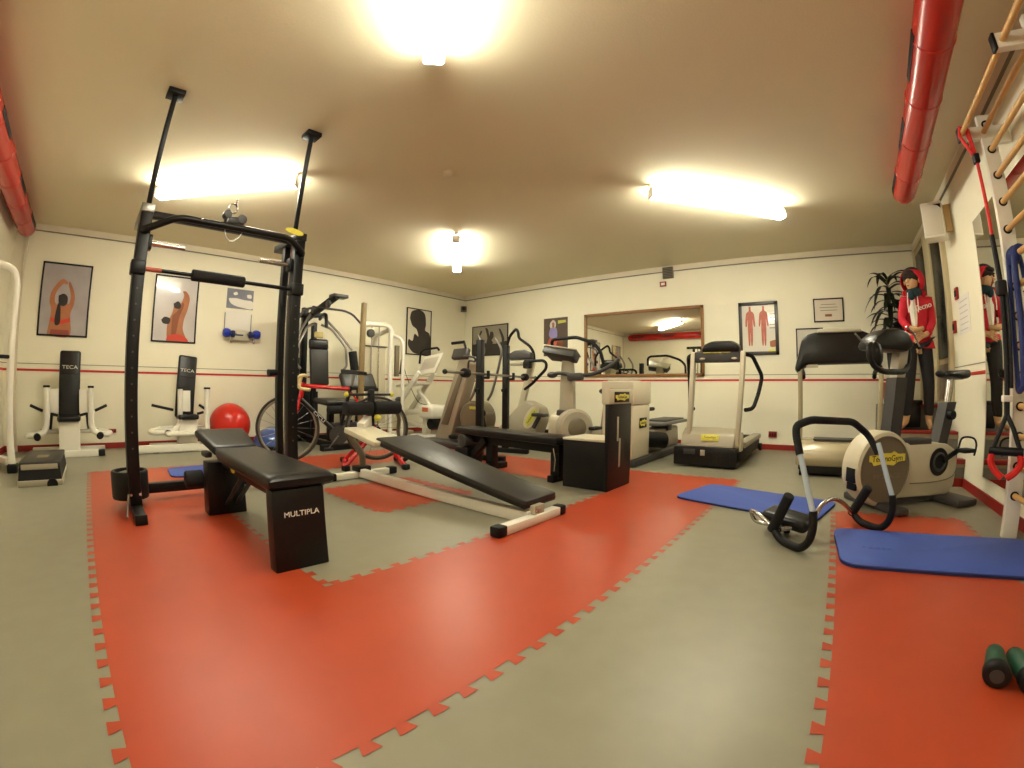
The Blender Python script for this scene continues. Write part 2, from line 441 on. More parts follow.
def shape(poly, rec, m, lvl=0, name='printed_figure'):
    """flat printed shape on a poster; poly in -1..1 of the sheet"""
    t, p, F, wd, ht, z = rec
    pts = [(x * wd / 2, y * ht / 2) for x, y in poly]
    a = sum(pts[i - 1][0] * pts[i][1] - pts[i][0] * pts[i - 1][1] for i in range(len(pts)))
    if a < 0: pts = pts[::-1]
    return ob(name, B(F).prism(pts, .0008, Matrix.Translation((0, 0, z + lvl * .0008))), m, p, smooth=False)
def smooth2(pts, n=5):
    P = spline([(*p, 0) for p in pts + [pts[0]]], n)[:-1]
    return [(v.x, v.y) for v in P]
TAN = mat('tan_skin_print', (176, 112, 72), .6, noise=.2, scale=8)
TAN2 = mat('shaded_skin_print', (138, 80, 48), .6, noise=.2, scale=8)
HAIRP = mat('dark_hair_print', (40, 32, 30), .6)
REDPR = mat('orange_red_print', (206, 66, 40), .6)
STUDIO = mat('pale_studio_print', (172, 166, 168), .22, noise=.18, scale=4, coat=.4)
STUDIO2 = mat('white_studio_print', (204, 198, 196), .18, noise=.18, scale=3, coat=.5)
r = poster('poster', 'black framed poster of a dancer seen from behind with raised arms, left wall', -.745, -.11, 1.385, 2.295, 'L', STUDIO)
shape(smooth2([(-.62, -.98), (-.50, -.35), (-.60, -.05), (-.52, .25), (-.20, .55), (.02, .50), (.04, .42), (-.14, .42), (-.38, .15), (-.36, -.1), (-.18, -.16), (.0, -.05), (.18, -.1), (.22, .14), (.1, .40), (.14, .5), (.36, .2), (.38, -.1), (.26, -.4), (.28, -.98)]), r, TAN)
shape(smooth2([(-.26, .10), (-.06, .16), (.10, .08), (.10, -.10), (-.04, -.18), (-.22, -.12)]), r, HAIRP, 1)
shape([(-.50, -.50), (-.10, -.56), (.27, -.48), (.27, -.60), (-.10, -.68), (-.50, -.60)], r, REDPR, 1)
shape([(-.46, -.82), (.24, -.82), (.27, -.97), (-.50, -.97)], r, mat('dull_red_print', (150, 70, 54), .6), 1)
shape(smooth2([(-.26, -.12), (-.16, -.14), (-.12, -.62), (-.30, -.70), (-.34, -.5)]), r, HAIRP, 2)
r = poster('poster', 'black framed poster of a muscular torso with raised arm, seen through the rack', .74, 1.37, 1.385, 2.295, 'L', STUDIO2)
shape(smooth2([(-.30, -.96), (-.32, -.5), (-.12, -.1), (-.05, .15), (.2, .16), (.35, .42), (.28, .55), (.45, .55), (.62, .35), (.55, .0), (.42, -.3), (.40, -.6), (.55, -.96)]), r, TAN)
shape(smooth2([(-.12, -.2), (.1, -.05), (.3, .2), (.38, .12), (.2, -.25), (.1, -.7), (-.1, -.9)]), r, TAN2, 1)
shape(smooth2([(-.10, .16), (.10, .24), (.24, .14), (.18, .02), (-.04, .04)]), r, HAIRP, 2)
shape(smooth2([(-.60, -.35), (-.45, -.25), (-.2, -.3), (-.25, -.45), (-.5, -.45)]), r, HAIRP, 1)
shape(smooth2([(-.25, -.80), (.15, -.74), (.55, -.84), (.60, -.97), (-.28, -.97)]), r, REDPR, 3)
r = poster('poster', 'small unframed print of a grey arch on the wall above the blue hand weights', 1.80, 2.215, 1.93, 2.22, 'L', mat('grey_blue_print', (128, 130, 142), .4, noise=.25, scale=12), fw=0, th=.006, cat='print')
shape(smooth2([(-.85, .0), (-.3, .05), (.3, -.05), (.95, -.15), (.95, -.9), (.2, -.85), (-.4, -.7), (-.75, -.4)]), r, PAPER)
shape(smooth2([(-.55, .55), (-.3, .7), (-.2, .45), (-.45, .35)]), r, PAPER)
shape(smooth2([(.5, .5), (.8, .55), (.85, .2), (.55, .2)]), r, PAPER)
r = poster('poster', 'black and white silhouette poster in a thin black frame by the far left corner', 5.155, 5.765, 1.44, 2.325, 'L', mat('white_print', (222, 216, 196), .4), fw=.02)
DK = mat('charcoal_print', (58, 52, 48), .5, noise=.3, scale=6)
shape(smooth2([(-.75, .55), (-.6, .85), (.0, .96), (.45, .8), (.55, .35), (.5, .1), (.9, -.1), (.93, -.95), (-.1, -.95), (-.55, -.85), (-.85, -.6), (-.8, -.35), (-.5, -.4), (-.35, -.1), (-.05, -.2), (-.2, .1), (-.55, .25)]), r, DK)
r = poster('poster', 'framed black and white poster of an athlete on the back wall, left end', -6.49, -5.535, 1.475, 2.09, 'B', mat('grey_print', (160, 152, 136), .4, noise=.1, scale=5), fw=.02)
shape([(-.96, -.2), (-.3, -.15), (.3, -.25), (.95, -.1), (.95, -.95), (-.96, -.95)], r, DK)
shape(smooth2([(-.25, .85), (-.1, .75), (.0, .3), (.05, .55), (.2, .5), (.22, .2), (.12, .0), (.2, -.2), (-.15, -.2), (-.12, .2)]), r, DK, 1)
shape(smooth2([(.5, .7), (.6, .65), (.8, .1), (.78, -.2), (.68, -.2), (.66, .1)]), r, DK, 1)
shape(smooth2([(-.5, .7), (-.42, .6), (-.6, .2), (-.66, -.2), (-.75, -.2), (-.66, .2)]), r, DK, 1)
r = poster('poster', 'unframed dark poster of a runner with pale hair left of the mirror', -4.70, -4.19, 1.415, 2.095, 'B', mat('brown_grey_print', (92, 76, 62), .45, noise=.2, scale=5), fw=0, th=.006)
shape(smooth2([(-.45, .75), (-.2, .9), (.02, .75), (-.02, .5), (-.3, .42), (-.48, .55)]), r, STUDIO2)
shape(smooth2([(-.3, .75), (-.12, .75), (-.1, .55), (-.25, .5)]), r, TAN, 1)
shape(smooth2([(-.45, .45), (.0, .5), (.15, .2), (.05, -.15), (-.3, -.1), (-.55, .1)]), r, mat('lilac_print', (150, 140, 196), .5))
shape(smooth2([(-.5, -.05), (.1, -.1), (.25, -.4), (-.1, -.5), (-.5, -.55), (-.75, -.5)]), r, mat('red_shorts_print', (196, 92, 72), .5), 1)
shape(smooth2([(.15, -.3), (.5, -.1), (.65, -.4), (.4, -.6), (.1, -.5)]), r, TAN2, 1)
shape([(.2, .68), (.85, .72), (.85, .85), (.2, .85)], r, YLABEL, 1, 'printed_badge')
r = poster('anatomy_chart', 'framed anatomy chart with two red muscle figures, right of the mirror', -1.24, -.66, 1.325, 2.085, 'B', mat('chart_paper', (226, 222, 208), .12, coat=.6), fw=.05, fm=mat('dark_grey_frame', (60, 54, 50), .35), cat='poster')
MUS = mat('muscle_print', (190, 104, 84), .5, noise=.3, scale=25)
for cx in (-.42, .26):
    shape(smooth2([(cx - .05, .82), (cx + .05, .82), (cx + .06, .66), (cx + .2, .55), (cx + .25, .1), (cx + .17, .1), (cx + .12, .35), (cx + .13, .0), (cx + .1, -.6), (cx + .02, -.6), (cx, -.1), (cx - .02, -.6), (cx - .1, -.6), (cx - .13, .0), (cx - .12, .35), (cx - .17, .1), (cx - .25, .1), (cx - .2, .55), (cx - .06, .66)], 3), r, MUS)
shape([(-.5, .86), (.5, .86), (.5, .9), (-.5, .9)], r, DK, 0, 'printed_title')
shape(smooth2([(.55, -.5), (.9, -.45), (.88, -.68), (.58, -.7)]), r, TAN, 0)
shape([(.45, -.9), (.95, -.9), (.95, -.78), (.45, -.8)], r, YELLOW, 0, 'printed_badge')
for k in range(5): shape([(.55, .5 - k * .13), (.9, .5 - k * .13), (.9, .53 - k * .13), (.55, .53 - k * .13)], r, GREYLINE, 0, 'printed_caption')
r = poster('certificate', 'landscape framed certificate on the back wall, left of the plant', -.15, .275, 1.755, 2.08, 'B', mat('certificate_paper', (214, 202, 184), .3), fw=.018, cat='picture')
for y, a in ((.45, .5), (.2, .6), (-.05, .55)): shape([(-a, y), (a, y), (a, y + .05), (-a, y + .05)], r, GREYLINE, 0, 'printed_caption')
shape([(-.25, -.55), (.2, -.55), (.2, -.35), (-.25, -.35)], r, TAN2, 0, 'printed_stamp')
r = poster('certificate', 'framed certificate half hidden behind the far right treadmill console', -.415, -.03, 1.25, 1.68, 'B', mat('certificate_paper2', (206, 200, 184), .3), fw=.018, cat='picture')
shape([(-.5, .3), (.5, .3), (.5, .36), (-.5, .36)], r, GREYLINE, 0, 'printed_caption')

# mirrors
F, wd, ht = pic(-3.845, -1.775, 1.03, 2.095, 'B')
t = thing('wall_mirror', 'wide wall mirror in a brown wooden frame on the back wall', 'mirror', F @ V((0, 0, 0)))
fw = .045; b = B(F)
b.box((0, ht / 2 - fw / 2, .015), (wd, fw, .03), .004).box((0, -ht / 2 + fw / 2, .015), (wd, fw, .03), .004).box((wd / 2 - fw / 2, 0, .015), (fw, ht, .03), .004).box((-wd / 2 + fw / 2, 0, .015), (fw, ht, .03), .004)
ob('frame', b, BROWN, t)
ob('glass', B(F).box((0, 0, .006), (wd - fw, ht - fw, .008)), MIRROR, t, smooth=False)
F, wd, ht = pic(4.035, -.6, .18, 2.14, 'R')
t = thing('wall_mirror', 'tall frameless mirror on the right wall behind the wall bars', 'mirror', F @ V((0, 0, 0)))
ob('glass', B(F).box((0, 0, .004), (wd, ht, .006)), MIRROR, t, smooth=False)
ob('edge_strip', B(F).box((-wd / 2 - .004, 0, .005), (.008, ht, .01)).box((0, -ht / 2 - .004, .005), (wd, .008, .01)), CORN, t)

# vents, sockets, switches, notices, small speaker, white box
F, wd, ht = pic(-2.41, -2.232, 2.55, 2.755, 'B')
t = thing('air_vent', 'dark square air vent high on the back wall above the mirror', 'vent', F @ V((0, 0, 0)))
ob('grille_frame', B(F).box((0, -.008, .018), (wd, ht - .02, .036), .006), mat('vent_grey', (126, 116, 96), .5), t)
b = B(F)
for k in range(7): b.box((0, -.085 + k * .026, .038), (wd * .86, .012, .01), .002, rot=(.5, 0, 0))
ob('slat', b, DGREY, t)
F, wd, ht = pic(-2.469, -2.36, 2.435, 2.515, 'B')
t = thing('wall_plate', 'small red and white plate under the dark vent', 'wall plate', F @ V((0, 0, 0)))
ob('plate', B(F).box((0, 0, .008), (wd, ht, .016), .004), DREDP, t)
ob('window', B(F).box((0, 0, .017), (wd * .6, ht * .5, .004), .001), PAPER, t)
def outlet(u0, u1, z0, z1, wall, label):
    F, wd, ht = pic(u0, u1, z0, z1, wall)
    t = thing('power_outlet', label, 'wall outlet', F @ V((0, 0, 0)))
    ob('plate', B(F).box((0, 0, .012), (wd, ht, .024), .005), DREDP, t)
    b = B(F)
    for k in (-.3, 0, .3): b.box((k * wd, 0, .025), (wd * .16, ht * .5, .006), .001)
    ob('socket', b, RUBBER, t)
outlet(-.805, -.685, .175, .258, 'B', 'red power outlet low on the back wall right of the near treadmill')
outlet(.185, .29, .20, .25, 'L', 'small red power outlet low on the left wall by the rack')
outlet(4.815, 4.73, 1.655, 1.765, 'R', 'upper red switch plate on the white right wall')
outlet(4.965, 4.885, 1.365, 1.48, 'R', 'lower red switch plate on the white right wall')
F, wd, ht = pic(4.78, 4.42, 1.33, 1.66, 'R')
r = (thing('notice', 'faint white paper notice on the right wall beside the red switches', 'notice', F @ V((0, 0, 0))),)
pp = ob('sheet', B(F).box((0, 0, .002), (wd, ht, .003)), PAPER, r[0], smooth=False)
b = B(F)
for k in range(6): b.box((-.02 * (k % 2), .12 - k * .05, .004), (wd * .7, .008, .001))
ob('printed_lines', b, mat('pale_grey_ink', (196, 192, 184), .7), pp, smooth=False)
t = thing('loudspeaker', 'tiny dark loudspeaker high in the far left corner of the room', 'speaker', (-6.6, 6.5, 2.45))
ob('cabinet', B().box((-6.62, 6.56, 2.46), (.12, .12, .11), .015, rot=(0, 0, -.75)), mat('speaker_brown', (120, 104, 78), .5), t)
ob('cone', B().cyl((-6.575, 6.515, 2.46), (-6.568, 6.508, 2.46), .042), RUBBER, t)
ob('bracket', B().bar((-6.66, 6.6, 2.5), (XL, YB, 2.56), .02, .02), CORN, t)
t = thing('wall_speaker', 'white boxy wall speaker high up beside the end of the right red duct', 'speaker', (1.15, 4.75, 2.4))
F = frame((1.125, 4.60, 2.372), (1, -.34, 0), (0, 0, 1))
ob('cabinet', B(F).box((0, 0, -.10), (.20, .34, .20), .012), WHITE, t)
ob('grille', B(F).box((0, 0, .002), (.175, .30, .006), .004), mat('pale_grille_cloth', (214, 208, 190), .9, noise=.1, scale=200), t)
ob('logo_mark', B(F).prism([(.02, .135), (.06, .12), (.09, .09), (.09, .135)], .002, Matrix.Translation((0, 0, .006))), RUBBER, t)
ob('bracket', B(F).box((.13, .02, -.11), (.07, .26, .05), .01), mat('tan_bracket', (196, 164, 106), .5), t)

# ================================================================= TALL BLACK RACK
rx, ya, yb = -3.25, .24, 1.40
t = thing('power_rack', 'tall black steel rack with two poles braced to the ceiling', 'power rack', (rx, (ya + yb) / 2, 0))
for y, h in ((ya, 1.98), (yb, 1.985)):
    up = ob('upright', B().span((rx - .04, y - .04, .03), (rx + .04, y + .04, h), .006), BLACK, t)
    for k in range(12): ob('peg_hole', B().cyl((rx + .03, y, .42 + k * .1), (rx + .0405, y, .42 + k * .1), .007, n=10), DGREY, up)
    ob('rear_upright', B().span((rx - .26, y - .03, .03), (rx - .20, y + .03, h - .02), .005), BLACK, t)
    ob('guide_rod', B().cyl((rx - .12, y, .06), (rx - .12, y, h - .03), .013), CHROME, t)
    ob('top_bracket', B().span((rx - .42, y - .045, h - .055), (rx + .045, y + .045, h + .004), .004), STEEL if y == ya else BLACK, t)
    ob('foot', B().span((rx - .95, y - .035, 0), (rx + .30, y + .035, .06), .004), BLACK, t)
    ob('foot_cap', B().span((rx + .295, y - .038, 0), (rx + .315, y + .038, .064), .006), RUBBER, t)
    q, yp = (.165, .243) if y == ya else (.195, 1.305)
    pole = ob('ceiling_pole', B().bar((rx + .02, y if y == ya else y - .05, h), (rx + q, yp, ZC - .02), .034, .034, .003), BLACK, t)
    ob('ceiling_plate', B().box((rx + q, yp, ZC - .018), (.12, .12, .036), .004), BLACK, pole)
    s = 1 if y == ya else -1
    pg = ob('plate_peg', B().cyl((rx - .03, y + s * .03, 1.74), (rx - .03, y + s * .30, 1.735), .017), CHROME, t, label='chrome peg')
    ob('collar', B().box((rx - .03, y + s * .05, 1.74), (.07, .03, .10), .006), BLACK, pg)
    for dy in (-.03, .03):
        ob('bolt', B().cyl((rx + .038, y + dy, .13), (rx + .05, y + dy, .13), .009, n=10), CHROME, t)
ob('top_beam', B().bar((rx - .10, ya, 1.955), (rx - .10, yb, 1.955), .05, .05), BLACK, t)
ob('base_beam', B().bar((rx - .36, ya, .085), (rx - .36, yb, .085), .07, .07), BLACK, t)
pu = ob('pull_up_bar', B().tube([(rx + .03, ya - .01, 1.80), (rx + .06, ya + .0, 1.80), (rx + .12, ya + .20, 1.895), (rx + .12, yb - .13, 1.90), (rx + .06, yb + .01, 1.83), (rx + .03, yb + .02, 1.82)], .024, n=14, fil=.06), BLACK, t)
ob('bolt_head', B().sph((rx + .145, .60, 1.905), .011, n=10), CHROME, pu)
F = frame((rx + .15, yb - .11, 1.945), (0, 1, -.10), (-.15, .1, 1))
ob('badge', B(F).prism(ellipse(.075, .024), .006), YELLOW, t, label='yellow oval badge')
# pulley block and carabiner on the top beam
pl = ob('pulley_block', B().box((rx + .06, .83, 1.965), (.05, .11, .055), .012).cyl((rx + .03, .79, 2.0), (rx + .09, .79, 2.0), .032, bev=.006).cyl((rx + .03, .90, 1.98), (rx + .09, .90, 1.98), .036, bev=.006), DGREY, t)
ob('carabiner', B().ring((rx + .06, .83, 2.055), (1, .2, 0), .034, .006).ring((rx + .06, .85, 2.10), (.4, 1, 0), .026, .006), CHROME, pl, label='chrome carabiner')
ob('cable', B().tube([(rx + .08, .80, 1.99), (rx + .1, .78, 1.86), (rx + .1, .83, 1.80), (rx + .1, .90, 1.86), (rx + .08, .92, 1.97)], .004, n=6, smooth=True), STEEL, pl)
br = ob('cross_bar', B().cyl((rx + .01, ya + .03, 1.555), (rx + .01, yb - .03, 1.545), .014), BLACK, t)
ob('bar_pad', B().cyl((rx + .01, .60, 1.552), (rx + .01, .99, 1.549), .04, bev=.01), FOAM, br, label='thick black foam pad')
ob('bar_collar', B().cyl((rx + .01, ya + .04, 1.555), (rx + .01, ya + .15, 1.554), .016), mat('copper_red', (180, 84, 62), .4), br)
ob('bar_clamp', B().box((rx + .01, ya - .01, 1.555), (.1, .1, .09), .01), BLACK, br)
ob('bar_clamp', B().box((rx + .01, yb + .0, 1.545), (.1, .1, .09), .01), BLACK, br)
dr = ob('counterweight_drum', B().lathe([(.125, 0), (.129, .01), (.129, .175), (.123, .185), (.105, .185), (.10, .16), (.04, .155)], Matrix.Translation((rx - .20, ya - .015, .065)), n=40), RUBBER, t)
ob('drum_disc', B().lathe([(.03, 0), (.095, 0), (.097, .006), (.05, .02), (.03, .02)], Matrix.Translation((rx - .20, ya - .015, .222))), STEEL, dr)
ob('kick_pin', B().bar((rx + .02, ya - .045, .13), (rx + .16, ya - .075, .02), .012, .012, .002), STEEL, t)
ob('knob', B().cyl((rx - .23, yb - .02, .93), (rx - .23, yb - .10, .92), .022, .03), RUBBER, t)

# ================================================================= BLACK BENCH IN FRONT
t = thing('flat_bench', 'black padded bench with box legs on the red tiles in front of the rack', 'bench', (-2.4, .84, 0))
ob('leg', B().prism([(-.135, 0), (.135, 0), (.128, .375), (-.128, .375)], .075, frame((-1.945, .832, 0), (0, 1, 0), (0, 0, 1)), .006), BLACK, t)
lg = t.children[0]
text('lettering', 'MULTIPLA', .034, frame((-1.868, .842, .262), (0, 1, 0), (0, 0, 1)), mat('white_ink', (232, 230, 222), .5), lg, sx=1.15)
ob('leg', B().prism([(-.135, 0), (.125, 0), (.115, .34), (-.125, .34)], .13, frame((-3.1, .81, 0), (0, 1, 0), (0, 0, 1)), .006), BLACK, t)
bm_ = ob('spine_beam', B().bar((-1.93, .83, .335), (-3.05, .825, .335), .09, .075), BLACK, t)
F = frame((-2.66, .783, .30), (-1, 0, 0), (0, 0, 1))
ob('badge', B(frame((-2.72, .783, .335), (1, 0, 0), (0, 0, 1))).prism(ellipse(.045, .026), .004), YELLOW, bm_, label='small yellow badge')
ob('prop_strut', B().bar((-2.62, .80, .29), (-2.98, .80, .06), .03, .012, .002).bar((-2.62, .87, .29), (-2.98, .87, .06), .03, .012, .002), DGREY, t)
ob('pad_plate', B().span((-2.85, .72, .366), (-1.90, .98, .382), .004), DGREY, t)
def taper_pad(x0, x1, ya0, ya1, yb0, yb1, za, zb, th, m, name, parent):
    rings = []
    for i, f in enumerate([0, .012, .04, .1, .5, .9, .96, .988, 1]):
        e = [.35, .7, .93, 1, 1, 1, .93, .7, .35][i]
        x = x0 + (x1 - x0) * f; a = ya0 + (yb0 - ya0) * f; c = ya1 + (yb1 - ya1) * f; z = za + (zb - za) * f
        m_, h = (a + c) / 2, (c - a) / 2
        r = []
        for k in range(28):
            an = 2 * PI * (k + .5) / 28; cx, sn = math.cos(an), math.sin(an)
            r.append((x, m_ + h * (.97 + .03 * e) * math.copysign(abs(cx) ** .22, cx), z + th / 2 * e * math.copysign(abs(sn) ** .5, sn)))
        rings.append(r)
    return ob(name, B().loft(rings), m, parent)
taper_pad(-1.86, -2.86, .685, 1.015, .71, 1.0, .405, .412, .075, VINYL, 'seat_pad', t)
taper_pad(-2.87, -3.21, .71, 1.0, .655, 1.01, .418, .505, .06, VINYL, 'head_pad', t)
ob('head_hinge', B().cyl((-2.87, .74, .375), (-2.87, .97, .375), .018).bar((-2.87, .83, .36), (-3.12, .83, .45), .05, .03), BLACK, t)
ob('side_latch', B().box((-3.05, .70, .385), (.12, .05, .035), .01), DGREY, t)
ob('side_roller', B().cyl((-3.09, .555, .225), (-3.09, .675, .225), .055, bev=.012), FOAM, t)

# ================================================================= WHITE DECLINE BENCH
t = thing('decline_bench', 'white framed decline bench with long grey-black pad and foam leg rollers', 'bench', (-2.55, 2.2, 0))
fb = ob('front_foot', B().bar((-1.585, 1.88, .032), (-1.585, 2.43, .032), .065, .055, .006), WHITE, t)
ob('foot_cap', B().bar((-1.585, 1.815, .034), (-1.585, 1.89, .034), .075, .064, .012), RUBBER, fb)
ob('foot_cap', B().bar((-1.585, 2.425, .034), (-1.585, 2.49, .034), .075, .064, .012), RUBBER, fb)
rb = ob('rear_foot', B().bar((-3.55, 1.93, .032), (-3.55, 2.52, .032), .065, .055, .006), WHITE, t)
ob('foot_cap', B().bar((-3.55, 2.51, .034), (-3.55, 2.60, .034), .08, .066, .012), RUBBER, rb)
ob('foot_cap', B().bar((-3.55, 1.86, .034), (-3.55, 1.94, .034), .08, .066, .012), RUBBER, rb)
ob('base_rail', B().bar((-1.60, 2.17, .04), (-3.57, 2.20, .05), .06, .075, .006), WHITE, t)
ob('front_bracket', B().box((-1.615, 2.22, .085), (.09, .10, .06), .004), SILVER, t)
ob('bracket_bolt', B().cyl((-1.575, 2.19, .085), (-1.56, 2.19, .085), .014), CHROME, t)
M_ = frame((-1.63, 2.285, .098), (0, 1, 0), (-1.40, 0, .272))
L = 1.426
out_ = [(-.165, -.02), (.165, -.02), (.172, L), (-.262, L)]
ob('pad', B(M_).prism(out_, .055, Matrix.Translation((0, 0, .004)), .016), GVINYL, t)
ob('pad_edge', B(M_).prism([(x * 1.01, y * 1.002 - .001) for x, y in out_], .036, None, .010), VINYL, t)
ob('pad_rail', B().bar((-1.65, 2.26, .075), (-3.50, 2.24, .42), .06, .05, .005), WHITE, t)
ob('gusset', B().bar((-2.96, 2.12, .375), (-3.40, 2.10, .46), .30, .045, .006), BEIGE, t)
ob('gusset_arm', B().bar((-3.36, 2.10, .47), (-3.52, 2.28, .52), .07, .09, .006), WHITE, t)
ob('roller_post', B().bar((-3.52, 2.31, .34), (-3.52, 2.31, .80), .05, .05, .005), BLACK, t)
ob('curved_support', B().tube([(-3.55, 2.22, .06), (-3.54, 2.22, .20), (-3.60, 2.16, .34), (-3.62, 2.12, .42)], .03, smooth=True), mat('bronze_grey', (104, 92, 74), .4), t)
ob('support_clamp', B().box((-3.55, 2.22, .085), (.12, .14, .05), .01), RUBBER, t)
for y0_, y1_ in ((2.03, 2.305), (2.325, 2.62)):
    ob('foam_roller', B().cyl((-3.51, y0_, .632), (-3.51, y1_, .632), .062, bev=.014, n=32), FOAM, t)
ab = ob('adjust_bar', B().cyl((-3.53, 2.06, .755), (-3.53, 2.54, .755), .012), BLACK, t)
for y in (2.055, 2.55): ob('bar_end', B().sph((-3.53, y, .755), .022), YELLOW, ab, label='yellow bar end')
ob('knob', B().sph((-3.47, 2.35, .545), .034, (1, 1, .9)), YELLOW, t, label='yellow knob')
ob('side_arm', B().tube([(-3.52, 2.60, .60), (-3.56, 2.66, .52), (-3.60, 2.68, .40), (-3.60, 2.70, .30)], .018, smooth=True), mat('bronze_grey', (104, 92, 74), .4), t)

# ================================================================= BLACK PRESS BENCH WITH UPRIGHTS AND BARBELL
u1, u2 = V((-3.55, 3.80, 0)), V((-3.73, 4.48, 0))
ud = (u2 - u1).normalized(); ux = V((ud.y, -ud.x, 0))
t = thing('press_bench', 'black press bench with two tall uprights holding a barbell', 'bench', (-3.1, 3.75, 0))
A_, B_ = V((-3.50, 3.50, 0)), V((-2.10, 3.36, 0)); bd = (B_ - A_).normalized(); bn = V((-bd.y, bd.x, 0))
for u in (u1, u2):
    up = ob('upright', B().bar(u, u + V((0, 0, 1.38)), .075, .075, .006, up=ux), BLACK, t)
    hk = B().box(u + V((0, 0, .945)) + ux * .06, (.10, .05, .03), .004, rot=(0, 0, math.atan2(ux.y, ux.x))).box(u + V((0, 0, .98)) + ux * .105, (.02, .05, .09), .004, rot=(0, 0, math.atan2(ux.y, ux.x)))
    ob('bar_hook', hk, BLACK, up)
    ob('foot', B().bar(u - ux * .25 + V((0, 0, .03)), u + ux * .32 + V((0, 0, .03)), .08, .06, .006), BLACK, t)
    ob('knob', B().cyl(u + V((0, 0, .8)) - ud * .04, u + V((0, 0, .8)) - ud * .09, .025), RUBBER, up)
ob('cross_brace', B().bar(u1 + V((0, 0, .22)), u2 + V((0, 0, .22)), .06, .06), BLACK, t)
ob('pad', B().bar(A_ + V((0, 0, .375)), B_ + V((0, 0, .375)), .28, .07, .022), VINYL, t)
ob('rail', B().bar(A_ + V((0, 0, .30)) + bd * .1, B_ + V((0, 0, .30)) - bd * .05, .09, .09), BLACK, t)
f0 = B_ - bd * .10
ob('leg', B().bar(f0 + V((0, 0, .03)), f0 + V((0, 0, .33)), .08, .10, .006, up=bd), BLACK, t)
ob('foot', B().bar(f0 - bn * .10 + V((0, 0, .03)), f0 + bn * .2 + V((0, 0, .03)), .07, .06, .006), BLACK, t)
f1 = A_ + bd * .45
ob('leg', B().bar(f1 + V((0, 0, .03)), f1 + V((0, 0, .33)), .08, .10, .006, up=bd), BLACK, t)
ob('foot', B().bar(f1 - bn * .18 + V((0, 0, .03)), f1 + bn * .18 + V((0, 0, .03)), .09, .06, .006), BLACK, t)
ob('diagonal_brace', B().bar(f1 - bd * .34 + V((0, 0, .03)) - bn * .05, f1 - bd * .03 + V((0, 0, .30)) - bn * .05, .07, .07), BLACK, t)
f2 = A_ + bd * .10
ob('end_block', B().bar(f2 - bn * .02 + V((0, 0, 0)), f2 - bn * .02 + V((0, 0, .20)), .22, .22, .02, up=bd), BLACK, t)
ob('leg_roller', B().cyl(f2 - bn * .14 + V((0, 0, .27)) + bd * .02, f2 + bn * .14 + V((0, 0, .27)) + bd * .02, .075, bev=.02), DGREY, t)
ob('latch', B().tube([f0 + V((0, 0, .30)) - bn * .06, f0 + V((.03, 0, .2)) - bn * .07, f0 + V((.02, 0, .10)) - bn * .07], .008), CHROME, t)
bt = thing('barbell', 'bare steel barbell resting on the uprights of the press bench', 'barbell', tuple(u1 + V((0, 0, .98))))
off = ux * .072 + V((0, 0, .983)); q0, q1 = u1 - ud * .86 + off, u2 + ud * .86 + off
ob('bar', B().cyl(q0, q1, .0145), STEEL, bt)
for s, u in ((-1, u1), (1, u2)):
    c = u + ud * s * .46 + off
    ob('collar', B().cyl(c - ud * .045, c + ud * .045, .05, bev=.012), RUBBER, bt)
    e = u + ud * s * .86 + off
    ob('bar_end', B().sph(e, .026), RUBBER, bt)

# ================================================================= BLACK BOX TOWER WITH BEIGE CAP
t = thing('weight_stack_tower', 'black box tower with a beige cap and badge standing on a low black box', 'weight machine', (-1.8, 3.4, 0))
lb = ob('low_box', B().span((-2.05, 3.225, 0), (-1.652, 3.60, .40), .005), BLACK, t)
ob('box_top', B().span((-2.055, 3.22, .40), (-1.652, 3.605, .418), .004), BEIGE, t, label='pale top board')
tw = ob('tower', B().span((-1.655, 3.215, 0), (-1.622, 3.655, .705), .005), BLACK, t)
cp = ob('cap', B().span((-1.66, 3.21, .705), (-1.615, 3.66, .828), .008), BEIGE, t)
ob('top_inset', B().span((-1.652, 3.28, .826), (-1.625, 3.6, .832), .004), TAUPE, cp)
techno_label(frame((-1.614, 3.44, .762), (0, 1, 0), (0, 0, 1)), .285, .085, cp)
ob('pin_slot', B().box((-1.622, 3.385, .50), (.008, .028, .20), .003), SILVER, tw)
ob('pin_slot', B().box((-1.622, 3.425, .30), (.008, .028, .24), .003), SILVER, tw)

